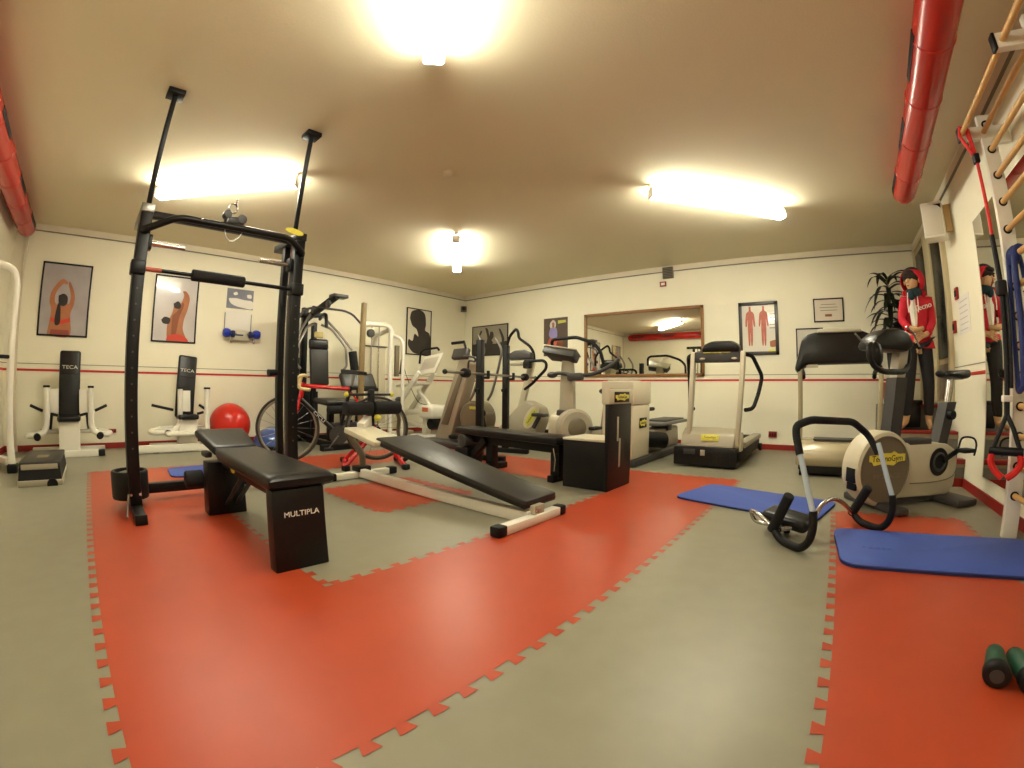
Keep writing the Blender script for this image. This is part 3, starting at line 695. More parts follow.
# ================================================================= LEFT WALL: TWO CHEST PRESSES, STEP, CABLE FRAME, BALLS
def chest_press(yc, label, full):
    x = -6.22
    t = thing('chest_press', label, 'chest press machine', (x, yc, 0), 'white chest press machines by the left wall')
    Fp = frame((x - .05, yc, .80), (0, 1, 0), (-.16, 0, 1)) @ Matrix.Rotation(.0 if full else -.09, 4, 'Z')
    bk = ob('backrest', B(Fp).box((0, 0, 0), (.25, .80, .06), .028, seg=3), VINYL, t)
    ob('backrest_seam', B(Fp).box((0, .12, .031), (.22, .012, .004), .001), RUBBER, bk)
    text('lettering', 'TECA', .058, Fp @ Matrix.Translation((0, .20, .031)), mat('cream_ink', (214, 206, 184), .6), bk, sx=1.3)
    ob('seat', B().box((x + .05, yc, .425), (.26, .27, .06), .022, seg=3), VINYL, t)
    ob('seat_column', B().span((x - .10, yc - .12, .05), (x + .12, yc + .12, .39), .012), WHITE, t)
    ob('back_post', B().bar((x - .14, yc, .05), (x - .22, yc, 1.1), .07, .07), WHITE, t)
    ob('base_rail', B().bar((x + .14, yc - .42, .035), (x + .14, yc + .36, .035), .08, .07, .006), WHITE, t)
    ob('rear_rail', B().bar((x - .26, yc - .46, .035), (x - .26, yc + .42, .035), .08, .07, .006), WHITE, t)
    ob('centre_rail', B().bar((x - .26, yc, .036), (x + .14, yc, .036), .10, .07, .006), WHITE, t)
    for s in (-1, 1):
        ob('foot_cap', B().box((x + .14, yc + s * .40 - .03, .036), (.10, .08, .072), .01), RUBBER, t)
        ya_ = yc + s * (.255 if full or s > 0 else .10)
        k = 1 if full else (1.6 if s < 0 else .0)
        arm = ob('press_arm', B().tube([(x + .10, ya_, .77), (x + .10, ya_, .34), (x + .12, ya_ + k * s * .05, .255), (x + .10, ya_ + k * s * .20, .235), (x - .05, ya_ + k * s * .24, .24), (x - .16, ya_ + k * s * .10, .26), (x - .16, yc + s * .1, .27)], .034, fil=.06, n=12), WHITE, t)
        ob('arm_cap', B().box((x + .10, ya_, .782), (.075, .075, .025), .008), RUBBER, arm)
        if full or s < 0: ob('arm_shield', B().box((x + .08, ya_ - s * .085, .62), (.03, .10, .26), .004), WHITE, arm)
        ob('arm_bumper', B().bar((x + .09, ya_ - s * .045, .48), (x + .09, ya_ - s * .13, .46), .035, .03), RUBBER, arm)
        ob('hand_grip', B().cyl((x + .05, ya_ + s * .05 * k, .51), (x + .02, ya_ + s * (.19 * k - .09 * (1 - k)), .57), .017), RUBBER, arm)
        ob('elbow_cap', B().cyl((x + .14, ya_ + k * s * .11, .235), (x + .19, ya_ + k * s * .10, .23), .04), RUBBER, arm)
        if full: ob('crank_lever', B().tube([(x - .05, ya_ - s * .05, .50), (x - .02, ya_ - s * .04, .38), (x - .02, ya_ - s * .03, .30)], .017), RUBBER, t)
    ob('cable', B().tube([(x - .02, yc - .34, .30), (x + .05, yc, .285), (x - .02, yc + .34, .30)], .005, n=6), STEEL, t)
    return t
chest_press(-.29, 'white chest press with upright black backrest by the left wall, behind the aerobic step', True)
t2 = chest_press(1.17, 'white chest press with tilted black backrest, next to the red exercise ball', False)
ob('long_rail', B().bar((-6.03, .50, .055), (-6.06, 1.30, .055), .07, .09, .006), WHITE, t2)
ob('low_plate', B().span((-6.10, .86, .20), (-5.96, 1.36, .26), .03), WHITE, t2)

t = thing('aerobic_step', 'grey and black aerobic step platform on the floor at far left', 'step platform', (-4.8, -.46, 0))
F = frame((-4.82, -.47, 0), (0, 1, 0), (-1, 0, 0))
ob('step_deck', B(F).box((0, 0, .175), (.34, .80, .035), .012), GVINYL, t)
ob('step_body', B(F).loft([[(sx_ * a, sy_ * b_, z) for sx_, sy_ in ((-1, -1), (1, -1), (1, 1), (-1, 1))] for a, b_, z in ((.178, .41, .05), (.165, .385, .16))]), RUBBER, t)
ob('step_band', B(F).box((0, -.392, .155), (.30, .02, .045), .004), SILVER, t)
ob('step_base', B(F).box((0, 0, .025), (.37, .84, .05), .008), SILVER, t)
ob('step_foot', B(F).cyl((.10, -.43, .015), (.10, -.415, .015), .045), RUBBER, t)
ob('step_logo', B(F).box((0, -.05, .193), (.10, .16, .002), .0005), mat('tan_patch', (140, 128, 100), .6), t)

t = thing('cable_machine', 'white tubular machine frame cut off by the left edge of the photo', 'cable machine', (-5.22, -.85, 0))
ob('frame_tube', B().tube([(-5.19, -.80, .04), (-5.22, -.82, .30), (-5.22, -.80, 1.72), (-5.21, -.84, 1.86), (-5.16, -1.02, 1.90), (-5.1, -1.08, 1.90)], .034, n=14, fil=.12), WHITE, t)
ob('foot_block', B().box((-5.18, -.80, .04), (.14, .09, .08), .012), RUBBER, t)
ob('base_rail', B().bar((-5.20, -.83, .10), (-5.75, -1.02, .06), .07, .06), WHITE, t)
ob('peg', B().cyl((-5.2, -.82, 1.05), (-5.14, -1.0, 1.05), .018), RUBBER, t)
ob('foot_plate', B().box((-5.55, -.86, .035), (.5, .12, .03), .008), SILVER, t)

gb = tag(ob('exercise_ball', B().sph((-6.38, 1.81, .292), .292, n=48), REDBALL, loc=(-6.38, 1.81, 0)), 'big red exercise ball on the floor by the left wall', 'exercise ball')
t = thing('balance_dome', 'shiny blue half ball balance trainer on the floor by the left wall', 'balance trainer', (-5.93, 2.31, 0))
ob('dome', B().lathe([(.30 * math.cos(a), .05 + .235 * math.sin(a)) for a in [k * PI / 2 / 12 for k in range(12)]] + [(.001, .285)], Matrix.Translation((-5.93, 2.31, 0)), n=48, caps=False), mat('pearl_blue_vinyl', (52, 76, 136), .2, coat=.3), t)
ob('platform', B().lathe([(.29, 0), (.315, .015), (.315, .045), (.30, .055)], Matrix.Translation((-5.93, 2.31, 0)), n=48), RUBBER, t)

# rack with blue hand weights on the left wall
t = thing('weight_wall_rack', 'small white panel and wire rack on the left wall holding blue hand weights', 'wall rack', (XL, 2.02, 1.65))
ob('panel', B().span((XL, 1.80, 1.62), (XL + .015, 2.19, 1.90), .003), PAPER, t)
ob('tray', B().span((XL, 1.87, 1.47), (XL + .10, 2.16, 1.60), .004), BEIGE, t)
for y in (1.79, 2.20): ob('side_rod', B().cyl((XL + .01, y, 1.60), (XL + .01, y, 1.86), .007), STEEL, t)
for y in (1.88, 2.23): ob('hook', B().tube([(XL + .01, y, 1.53), (XL + .12, y, 1.52), (XL + .14, y, 1.44), (XL + .06, y, 1.43), (XL + .05, y, 1.5)], .008, fil=.03), STEEL, t)
for i, (ys, lb_) in enumerate(((1.80, 'left blue hand weight on the small rack on the left wall'), (2.26, 'right blue hand weight on the small rack on the left wall'))):
    w_ = thing('dumbbell', lb_, 'dumbbell', (XL + .12, ys, 1.56), 'blue hand weights on the wall rack')
    s = 1 if i == 0 else -1
    ob('handle', B().cyl((XL + .12, ys - .02 * s, 1.56), (XL + .12, ys + .15 * s, 1.555), .014), STEEL, w_)
    hd = [(0, -.055), (.05, -.05), (.064, -.02), (.064, .02), (.05, .05), (0, .055)]
    ob('head', B().lathe([(max(r_, .001), z) for r_, z in hd], axis_frame((XL + .12, ys, 1.56), (XL + .12, ys + s, 1.56)), n=8, caps=False), BLUEPL, w_, angle=15)
    ob('inner_disc', B().cyl((XL + .12, ys + .07 * s, 1.55), (XL + .12, ys + .12 * s, 1.55), .048, bev=.008), BLUEDK, w_)
ob('maker_strip', B().span((XL + .10, 1.93, 1.53), (XL + .104, 2.06, 1.55)), BLUEDK, t)

# ================================================================= ROAD BIKE ON A RED TRAINER
P0, P1 = V((-4.43, 1.87, 0)), V((-3.99, 2.69, 0))
fd = (P0 - P1).normalized(); sd_ = V((-fd.y, fd.x, 0))        # forward and side
if sd_.x < 0: sd_ = -sd_
WB = (P0 - P1).length; zc = .395; R_ = .335
def bp(f, z, s=0.0):      # f metres forward of the rear axle
    return P1 + fd * f + V((0, 0, z)) + sd_ * s
t = thing('road_bike', 'red and black racing bike with drop handlebar, behind the rack', 'bicycle', tuple(bp(.45, 0)))
for nm, f in (('rear_wheel', 0), ('front_wheel', WB)):
    c = bp(f, zc)
    wl = ob('wheel', B().ring(c, sd_, R_ - .012, .013, 64, 10), mat('grey_brown_tyre', (62, 56, 48), .7), t)
    ob('rim', B().ring(c, sd_, R_ - .036, .012, 64, 8), mat('dark_grey_rim', (150, 146, 134), .35, metal=.7), wl)
    ob('hub', B().cyl(c - sd_ * .045, c + sd_ * .045, .022), STEEL, wl)
    b = B()
    fr = axis_frame(c, c + sd_)
    for k in range(20):
        a = k * 2 * PI / 20
        b.cyl(fr @ V((.02 * math.cos(a + .6), .02 * math.sin(a + .6), .03 * (-1) ** k)), fr @ V(((R_ - .04) * math.cos(a), (R_ - .04) * math.sin(a), 0)), .0016, n=4)
    sp = ob('spoke', b, STEEL, wl); sp['kind'] = 'stuff'
bb = bp(.40, .33); st_ = bp(.27, .83); hd0, hd1 = bp(.80, .70), bp(.76, .86)
ob('down_tube', B().tube([hd0, bb], .024, n=12), BLACK, t)
dt = t.children[-1]
dv = (bb - hd0).normalized()
text('lettering', 'CICLI', .045, frame((hd0 + bb) / 2 + sd_ * .026, dv, dv.cross(sd_) * -1 if dv.cross(sd_).z < 0 else dv.cross(sd_)), PAPER, dt, sx=1.4)
ob('top_tube', B().tube([hd1 - V((0, 0, .03)), bp(.29, .80)], .021, n=12), REDBIKE, t)
ob('head_tube', B().tube([hd0 - V((0, 0, .02)), hd1], .024, n=12), REDBIKE, t)
ob('seat_tube', B().tube([bb, st_], .019, n=12), BLACK, t)
fk = B()
for s in (-.045, .045): fk.tube([hd0 + sd_ * s * .5, bp(.84, .55, s), bp(WB, zc, s)], .014, n=8, smooth=True)
ob('fork', fk, REDBIKE, t)
cs = B()
for s in (-.05, .05):
    cs.tube([bb + sd_ * s * .6, bp(0, zc, s)], .011, n=8); cs.tube([st_ - V((0, 0, .06)) + sd_ * s * .3, bp(0, zc, s)], .009, n=8)
ob('rear_stays', cs, REDBIKE, t)
ob('seat_post', B().cyl(st_ - V((0, 0, .02)), bp(.24, .95), .014), STEEL, t)
ob('saddle', B().loft([[tuple(bp(.24 + .14 - u_, .965 + .012 * math.cos(u_ * 9) + zz, yy * wdt)) for yy, zz in ((-1, -.01), (-.7, .018), (0, .026), (.7, .018), (1, -.01), (0, -.016))] for u_, wdt in ((0, .018), (.06, .025), (.14, .04), (.22, .07), (.27, .065))]), BLACK, t)
sm = ob('stem', B().tube([hd1, hd1 + V((0, 0, .05)), bp(.76, .93)], .015, fil=.03), BLACK, t)
for s in (-1, 1):
    hb = ob('drop_bar', B().tube([bp(.76, .93), bp(.74, .93, s * .18), bp(.76, .93, s * .21), bp(.80, .92, s * .21), bp(.82, .86, s * .21), bp(.79, .80, s * .21), bp(.70, .79, s * .21)], .0165, fil=.045, n=10), CREAMTAPE, t)
    ob('brake_lever', B().tube([bp(.80, .93, s * .21), bp(.83, .95, s * .21), bp(.845, .87, s * .21), bp(.83, .82, s * .21)], .010, fil=.02), BLACK, hb)
ck = ob('crankset', B().cyl(bb + sd_ * .045, bb + sd_ * .052, .095, n=36).cyl(bb - sd_ * .06, bb + sd_ * .07, .02), DGREY, t)
for s, a in ((1, -.9), (-1, PI - .9)):
    e = bb + sd_ * s * .07 + fd * .17 * math.cos(a) + V((0, 0, .17 * math.sin(a)))
    ob('crank_arm', B().bar(bb + sd_ * s * .07, e, .022, .014), STEEL, ck)
    ob('pedal', B().box(e + sd_ * s * .05, (.09, .09, .022), .006, rot=(0, 0, math.atan2(fd.y, fd.x))), BLACK, ck)
ob('chain', B().tube([bb + sd_ * .05 + V((0, 0, .093)), bp(0, zc + .04, .05), bp(-.035, zc, .05), bp(.02, zc - .12, .05), bb + sd_ * .05 - V((0, 0, .093))], .005, n=6), DGREY, t)
tr = thing('bike_trainer', 'red steel indoor trainer stand under the rear wheel of the bike', 'bike trainer', tuple(P1))
for s in (-1, 1):
    ob('a_leg', B().tube([bp(.34, .03, s * .22), bp(0, zc, s * .09), bp(-.26, .03, s * .22)], .02, fil=.05), REDBIKE, tr)
    ob('axle_clamp', B().cyl(bp(0, zc, s * .065), bp(0, zc, s * .13), .024), RUBBER, tr)
ob('floor_bar', B().bar(bp(.34, .025, -.27), bp(.34, .025, .27), .05, .05), REDBIKE, tr)
ob('floor_bar', B().bar(bp(-.26, .025, -.27), bp(-.26, .025, .27), .05, .05), REDBIKE, tr)
for f in (.34, -.26):
    for s in (-1, 1): ob('rubber_foot', B().box(bp(f, .028, s * .28), (.07, .07, .056), .012), RUBBER, tr)
ob('resistance_unit', B().cyl(bp(-.40, .13, -.1), bp(-.40, .13, .06), .055, bev=.012), DGREY, tr)
ob('unit_arm', B().bar(bp(-.26, .03, 0), bp(-.40, .13, 0), .04, .04), RUBBER, tr)
tag(ob('wheel_block', B().box(bp(WB, .03), (.14, .26, .05), .014, rot=(0, 0, math.atan2(fd.y, fd.x))), mat('blue_plastic', (42, 70, 140), .5), loc=tuple(bp(WB, 0))), 'blue block under the front wheel of the racing bike', 'wheel block')

# ================================================================= MULTI GYM
t = thing('multi_gym', 'black multi gym with padded seat, backrest and lat bar behind the bike', 'multi gym', (-6.0, 3.05, 0))
ob('base_frame', B().bar((-6.55, 3.0, .04), (-5.3, 3.0, .04), .08, .08).bar((-6.5, 2.5, .04), (-6.5, 3.6, .04), .08, .08).bar((-5.3, 2.7, .04), (-5.3, 3.35, .04), .08, .08), BLACK, t)
ob('main_column', B().bar((-6.40, 2.95, .05), (-6.40, 2.95, 2.0), .09, .09), BLACK, t)
ob('front_column', B().bar((-6.12, 3.0, .05), (-6.16, 3.0, 1.75), .07, .07), BLACK, t)
ob('top_boom', B().bar((-6.45, 2.95, 1.80), (-5.62, 3.07, 2.08), .07, .08), BLACK, t)
ob('side_column', B().bar((-6.42, 2.70, .05), (-6.42, 2.70, 1.86), .08, .08), BLACK, t)
ob('stack_cover', B().span((-6.50, 2.62, .10), (-6.30, 2.84, 1.25), .01), BLACK, t)
ob('top_crossbar', B().bar((-6.40, 2.60, 1.86), (-6.32, 3.22, 1.90), .07, .07), BLACK, t)
ob('press_arm', B().tube([(-6.30, 3.16, 1.84), (-6.05, 3.10, 1.88), (-5.88, 3.05, 1.84), (-5.84, 3.04, 1.66)], .026, fil=.06), BLACK, t)
ob('top_cap', B().box((-5.66, 3.12, 2.085), (.16, .24, .05), .012), DGREY, t)
for p in ((-5.70, 2.98, 1.97), (-6.0, 2.9, 1.92)):
    ob('pulley_wheel', B().cyl((p[0], p[1] - .02, p[2]), (p[0], p[1] + .02, p[2]), .055, bev=.008), DGREY, t)
lb_ = ob('lat_bar', B().tube([(-5.80, 2.58, 1.74), (-5.80, 2.66, 1.87), (-5.80, 2.85, 1.92), (-5.80, 3.30, 1.92), (-5.80, 3.45, 1.88), (-5.80, 3.62, 1.74)], .016, fil=.06), DGREY, t)
ob('lat_cable', B().cyl((-5.80, 3.0, 1.93), (-5.75, 3.0, 2.02), .006, n=6), STEEL, lb_)
ob('backrest', B(frame((-5.95, 3.0, 1.10), (0, 1, 0), (-.10, 0, 1))).box((0, 0, 0), (.29, .52, .07), .028, seg=3), GVINYL, t)
ob('headrest', B(frame((-6.0, 3.0, 1.42), (0, 1, 0), (-.10, 0, 1))).box((0, 0, .012), (.30, .16, .09), .035, seg=3), VINYL, t)
ob('headrest_strap', B().box((-5.99, 3.0, 1.56), (.05, .14, .09), .02), mat('yellowed_cushion', (186, 170, 110), .7), t)
ob('seat', B().box((-5.62, 3.1, .62), (.42, .52, .07), .028, seg=3, rot=(0, .08, 0)), GVINYL, t)
ob('seat_post', B().bar((-5.7, 3.05, .05), (-5.68, 3.05, .60), .08, .08), BLACK, t)
ob('arm_pad', B(frame((-5.62, 3.46, .90), (0, 1, 0), (-.5, 0, .8))).box((0, 0, 0), (.56, .26, .09), .035, seg=3), GVINYL, t)
ob('arm_pad_post', B().bar((-5.55, 3.40, .05), (-5.58, 3.46, .88), .06, .06), BLACK, t)
ob('arm_pad_grip', B().bar((-5.52, 3.42, .79), (-5.52, 3.74, .79), .05, .05, .01), RUBBER, t)
for s in (-1, 1):
    y = 3.0
    pa = ob('pec_arm', B().tube([(-6.05, y + s * .06, 1.72), (-5.98, y + s * .20, 1.66), (-5.85, y + s * .38, 1.40), (-5.85, y + s * .40, 1.12), (-5.85, y + s * .34, 1.06)], .018, fil=.06), STEEL, t)
    ob('long_arm', B().tube([(-6.1, y + s * .10, 1.86), (-5.95, y + s * .30, 1.62), (-5.80, y + s * .46, 1.36)], .018), STEEL, t)
    ob('pec_roller', B().cyl((-5.79, y + s * .46, 1.34), (-5.78, y + s * .50, 1.06), .062, bev=.016), FOAM, t)
    ob('stack_guide', B().cyl((-6.38, y + s * .12, .1), (-6.38, y + s * .12, 1.8), .012), CHROME, t)
b = ob('weight_stack', B().span((-6.47, 2.84, .10), (-6.29, 3.16, .75), .006), RUBBER, t)
ob('leg_roller', B().cyl((-5.36, 2.85, .30), (-5.36, 3.32, .30), .055, bev=.014), FOAM, t)
ob('knee_roller', B().cyl((-5.38, 2.85, .52), (-5.38, 3.32, .52), .055, bev=.014), FOAM, t)
ob('leg_lever', B().bar((-5.42, 3.08, .58), (-5.40, 3.08, .28), .05, .05), BLACK, t)
tag(ob('wooden_post', B().box((-5.02, 3.14, .955), (.058, .058, 1.91), .004, rot=(-.012, 0, 0)), OLIVEW, loc=(-5.02, 3.14, 0)), 'tall olive brown square wooden post beside the multi gym', 'post')

# ================================================================= WHITE STACK MACHINE
t = thing('stack_machine', 'white selector weight machine with tall shrouded stack by the left wall', 'weight machine', (-6.2, 4.3, 0))
ob('side_frame', B().tube([(-6.0, 4.02, .03), (-6.0, 4.0, 1.72), (-6.0, 4.06, 1.80), (-6.0, 4.44, 1.82), (-6.0, 4.54, 1.76), (-6.0, 4.54, .03)], .038, fil=.10, n=12), WHITE, t)
ob('rear_post', B().bar((-6.45, 4.52, .03), (-6.45, 4.52, 1.70), .07, .07).bar((-6.45, 4.52, 1.68), (-6.0, 4.54, 1.76), .06, .06), WHITE, t)
ob('outer_post', B().tube([(-5.90, 4.72, .03), (-5.90, 4.72, 1.52), (-5.95, 4.70, 1.62), (-6.02, 4.60, 1.66)], .03, fil=.08), WHITE, t)
ob('stack_shroud', B().span((-6.10, 4.06, .25), (-6.05, 4.48, 1.46), .004), FROST, t)
ob('shroud_edge', B().span((-6.07, 4.03, 1.46), (-6.03, 4.50, 1.475)), DGREY, t)
ob('side_plate', B().span((-5.98, 4.60, 1.0), (-5.93, 4.67, 1.50), .004), TAUPE, t)
ob('pulley_wheel', B().cyl((-6.02, 4.14, 1.66), (-5.96, 4.14, 1.66), .065, bev=.01), DGREY, t)
ob('low_pulley', B().cyl((-5.98, 4.68, .62), (-5.93, 4.68, .62), .055, bev=.01), DGREY, t)
for y in (4.18, 4.32): ob('guide_rod', B().cyl((-6.02, y, .2), (-6.02, y, 1.78), .009), CHROME, t)
ob('base_frame', B().bar((-6.0, 3.98, .035), (-6.0, 4.75, .035), .08, .07).bar((-6.5, 4.52, .035), (-5.6, 4.52, .035), .08, .07), WHITE, t)
t.location.y -= .24

# ================================================================= CARDIO MACHINES ALONG THE BACK
# white climber
t = thing('stair_climber', 'white stepper machine with slanted frame and tilted white console, in the far left corner', 'exercise machine', (-5.7, 4.9, 0))
y = 4.9
for s in (-.17, .17):
    ob('slant_beam', B().bar((-6.50, y + s, .36), (-5.78, y + s, 1.08), .05, .09, .01), WHITE, t)
ob('strut', B().bar((-6.02, y, .78), (-5.66, y, .50), .06, .05, .008), WHITE, t)
ob('strut', B().bar((-6.45, y, .85), (-5.86, y, .90), .30, .04, .008), WHITE, t)
ob('low_beam', B().bar((-6.55, y, .36), (-5.62, y, .46), .14, .09, .02), WHITE, t)
ob('rear_beam', B().bar((-6.55, y, .22), (-5.70, y, .18), .10, .07, .01), WHITE, t)
ob('housing', B(frame((-5.60, y - .02, .44), (1, 0, 0), (0, 0, 1))).box((0, 0, 0), (.34, .22, .36), .05, seg=3), WHITE, t)
ob('label', B().span((-5.66, y - .204, .44), (-5.52, y - .199, .51)), mat('orange_label', (206, 104, 62), .5), t.children[-1])
ob('leg', B().bar((-5.80, y, .03), (-5.76, y, .40), .10, .12, .01), WHITE, t)
ob('pulley', B().cyl((-5.58, y - .10, .24), (-5.58, y + .1, .24), .09, bev=.01), RUBBER, t)
ob('foot', B().box((-5.72, y - .08, .03), (.50, .26, .06), .015), WHITE, t)
ob('rear_foot', B().box((-6.50, y, .03), (.12, .5, .06), .015), WHITE, t)
ob('rear_post', B().bar((-6.52, y, .03), (-6.52, y, .40), .08, .08), WHITE, t)
F = frame((-5.66, y - .05, 1.20), (.94, .1, .12), (.35, .2, .9))
cn = ob('console', B(F).box((0, 0, 0), (.44, .36, .05), .015), WHITE, t)
ob('console_print', B(F).box((0, .02, .027), (.32, .20, .004), .001), mat('pale_print', (206, 200, 184), .5), cn)
ob('handle', B().tube([(-5.84, y - .12, 1.22), (-5.82, y - .12, 1.40), (-5.72, y - .12, 1.45), (-5.40, y - .12, 1.46), (-5.36, y - .12, 1.42)], .018, fil=.05), RUBBER, t)
ob('side_pad', B().bar((-6.26, y - .2, 1.05), (-6.22, y - .2, 1.30), .03, .03), RUBBER, t)
ob('cable', B().tube([(-6.22, y - .18, 1.28), (-6.1, y - .18, 1.0), (-5.85, y - .16, .62), (-5.6, y - .16, .55)], .006, n=6, smooth=True), RUBBER, t)

# cross trainer with a wide slanted shroud
t = thing('cross_trainer', 'taupe cross trainer with wide slanted shroud behind the left barbell upright', 'cross trainer', (-4.6, 4.55, 0))
y = 4.5
ob('base', B().box((-4.70, y - .06, .05), (.85, .55, .09), .03, seg=3), DGREY, t)
pr = [(-5.02, .08), (-4.70, .08), (-4.30, 1.16), (-4.36, 1.24), (-4.52, 1.22), (-4.58, 1.10)]
ob('shroud', B().prism(pr, .20, frame((0, y + .10, 0), (1, 0, 0), (0, 0, 1)), .02), SILVER, t)
ob('shroud_panel', B().prism([(-4.86, .30), (-4.72, .30), (-4.42, 1.02), (-4.50, 1.02)], .01, frame((0, y - .105, 0), (1, 0, 0), (0, 0, 1)), .003), TAUPE, t)
fl_ = ob('flywheel_case', B().lathe([(.001, -.13), (.20, -.13), (.235, -.10), (.235, .10), (.20, .13), (.001, .13)], axis_frame((-4.26, y + .02, .42), (-4.20, y - 1, .42)), n=48, caps=False), TAUPE, t)
ob('badge', B(frame((-4.20, y - .118, .56), (1, .06, 0), (0, 0, 1))).box((0, 0, 0), (.16, .04, .006), .002, rot=(0, 0, .0)), YLABEL, fl_)
ob('lower_case', B().box((-4.25, y + .02, .20), (.5, .24, .24), .04), TAUPE, t)
ob('crank', B().cyl((-4.05, y - .12, .50), (-3.98, y - .20, .50), .05).bar((-4.0, y - .18, .52), (-3.94, y - .18, .30), .04, .03), RUBBER, t)
ob('console', B(frame((-4.52, y - .06, 1.30), (1, -.1, 0), (-.2, .45, .8))).box((0, 0, 0), (.34, .18, .07), .025, seg=3), DGREY, t)
ob('console_neck', B().bar((-4.46, y, 1.12), (-4.50, y, 1.30), .14, .12, .02), SILVER, t)
ob('front_grip', B().tube([(-4.66, y - .10, 1.455), (-4.42, y - .10, 1.46)], .022), RUBBER, t)
ob('grip_post', B().tube([(-4.42, y - .10, 1.46), (-4.42, y - .02, 1.25)], .016), DGREY, t)
ob('hoop_handle', B().tube([(-4.40, y - .12, 1.26), (-4.22, y - .2, 1.25), (-4.12, y - .2, 1.22), (-4.16, y - .16, 1.18), (-4.30, y - .12, 1.19), (-4.34, y - .1, 1.08), (-4.40, y - .08, 1.03)], .014, smooth=True), DGREY, t)
for dy, dx in ((-.16, 0), (.22, -.02)):
    ob('moving_arm', B().tube([(-4.24 + dx, y + dy, .66), (-4.15 + dx, y + dy, .80), (-4.02 + dx, y + dy, 1.20), (-4.00 + dx, y + dy, 1.36), (-4.10 + dx, y + dy, 1.52)], .018, smooth=True), STEEL, t)
    ob('pedal', B().box((-4.38 + dx, y + dy * 1.3, .16), (.34, .12, .05), .02), RUBBER, t)

# cross trainer with tall loop handles
t = thing('cross_trainer', 'pale silver cross trainer with tall black loop handles left of the runner poster', 'cross trainer', (-4.0, 5.4, 0))
y = 5.3
ob('base', B().box((-4.02, y, .04), (.92, .5, .07), .025, seg=3), DGREY, t)
ob('body', B().prism([(-4.46, .10), (-3.80, .10), (-3.66, .42), (-3.72, .56), (-3.86, .62), (-3.98, .66), (-4.10, .56), (-4.46, .24)], .26, frame((0, y + .13, 0), (1, 0, 0), (0, 0, 1)), .035), SILVER, t)
bdy = t.children[-1]
Fb = frame((-3.82, y - .135, .42), (.6, 0, .8), (-.8, 0, .6))
ob('body_disc', B(Fb).prism(ellipse(.19, .10), .014), BEIGE, bdy)
ob('badge', B(Fb @ Matrix.Translation((0, 0, .014))).prism(ellipse(.15, .055), .004), YLABEL, bdy)
text('badge_lettering', 'TechnoGym', .045, Fb @ Matrix.Translation((0, 0, .019)), BLACK, bdy, .0006)
ob('mast', B().bar((-4.20, y + .05, .40), (-3.95, y + .05, 1.22), .06, .10, .015), BEIGE, t)
ob('console_back', B(frame((-4.07, y - .02, 1.30), (1, -.1, 0), (0, .2, 1))).prism([(-.23, -.06), (.23, -.06), (.22, .03), (.10, .075), (-.10, .075), (-.22, .03)], .10, None, .02), DGREY, t)
ob('console_band', B().box((-4.08, y - .07, 1.19), (.36, .07, .05), .015), SILVER, t)
ob('loop_handle', B().tube([(-4.40, y, 1.30), (-4.39, y, 1.50), (-4.30, y - .05, 1.62), (-4.16, y - .08, 1.71), (-4.12, y - .08, 1.66), (-4.11, y - .08, 1.57), (-3.92, y - .05, 1.44), (-3.885, y, 1.34), (-3.885, y, 1.22)], .021, fil=.06), RUBBER, t)
ob('loop_handle', B().tube([(-3.98, y - .10, 1.22), (-3.62, y - .15, 1.22), (-3.56, y - .15, 1.18), (-3.57, y - .15, 1.10), (-3.80, y - .15, .90), (-3.88, y - .15, .85), (-4.0, y - .06, .82)], .021, fil=.07), RUBBER, t)
ob('grip_block', B().box((-3.93, y - .10, 1.17), (.12, .08, .11), .02), RUBBER, t)
ob('pedal_arm', B().bar((-3.74, y - .20, .28), (-3.64, y - .20, .44), .04, .05), DGREY, t)
ob('pedal', B().box((-3.63, y - .20, .465), (.22, .13, .05), .018), DGREY, t)
ob('pedal', B().box((-3.70, y + .25, .20), (.26, .13, .05), .018), DGREY, t)
ob('rear_rail', B().bar((-3.8, y - .26, .06), (-3.54, y - .27, .05), .05, .05, .01), STEEL, t)

# upright bike seen from its front
t = thing('exercise_bike', 'silver exercise bike with flat console and wide handles, left of the wall mirror', 'exercise bike', (-3.1, 5.05, 0))
y = 5.0
ob('drum_housing', B().box((-3.16, y + .10, .29), (.46, .42, .44), .10, seg=4), BEIGE, t)
ob('drum_disc', B().lathe([(.001, 0), (.20, 0), (.235, .03), (.235, .14)], axis_frame((-2.90, y - .12, .34), (-3.4, y + .22, .34)), n=40, caps=False), SILVER, t)
ob('disc_insert', B().lathe([(.001, 0), (.11, 0), (.125, .012)], axis_frame((-2.885, y - .13, .34), (-3.4, y + .22, .34)), n=32, caps=False), TAUPE, t)
ob('collar', B().prism([(-.14, 0), (.10, 0), (.12, .14), (-.13, .14)], .16, frame((-3.12, y + .08, .42), (1, 0, 0), (0, 0, 1)), .03), DGREY, t)
ob('mast', B().loft([[(-3.12 + a * cx_, y + b_ * sy_, z) for cx_, sy_ in ((-1, -.6), (-.6, -1), (.6, -1), (1, -.6), (1, .6), (.6, 1), (-.6, 1), (-1, .6))] for z, a, b_ in ((.5, .105, .06), (.9, .095, .055), (1.26, .07, .05))]), SILVER, t)
F = frame((-3.16, y - .06, 1.315), (-1, 0, .12), (0, -.86, .50))
ob('console', B(F).prism([(-.22, .05), (.24, .10), (.20, -.12), (-.20, -.12)], .10, Matrix.Translation((0, 0, -.10)), .02), DGREY, t)
ob('console_face', B(F).prism([(-.23, .06), (.25, .11), (.21, -.12), (-.21, -.12)], .016, None, .004), SILVER, t)
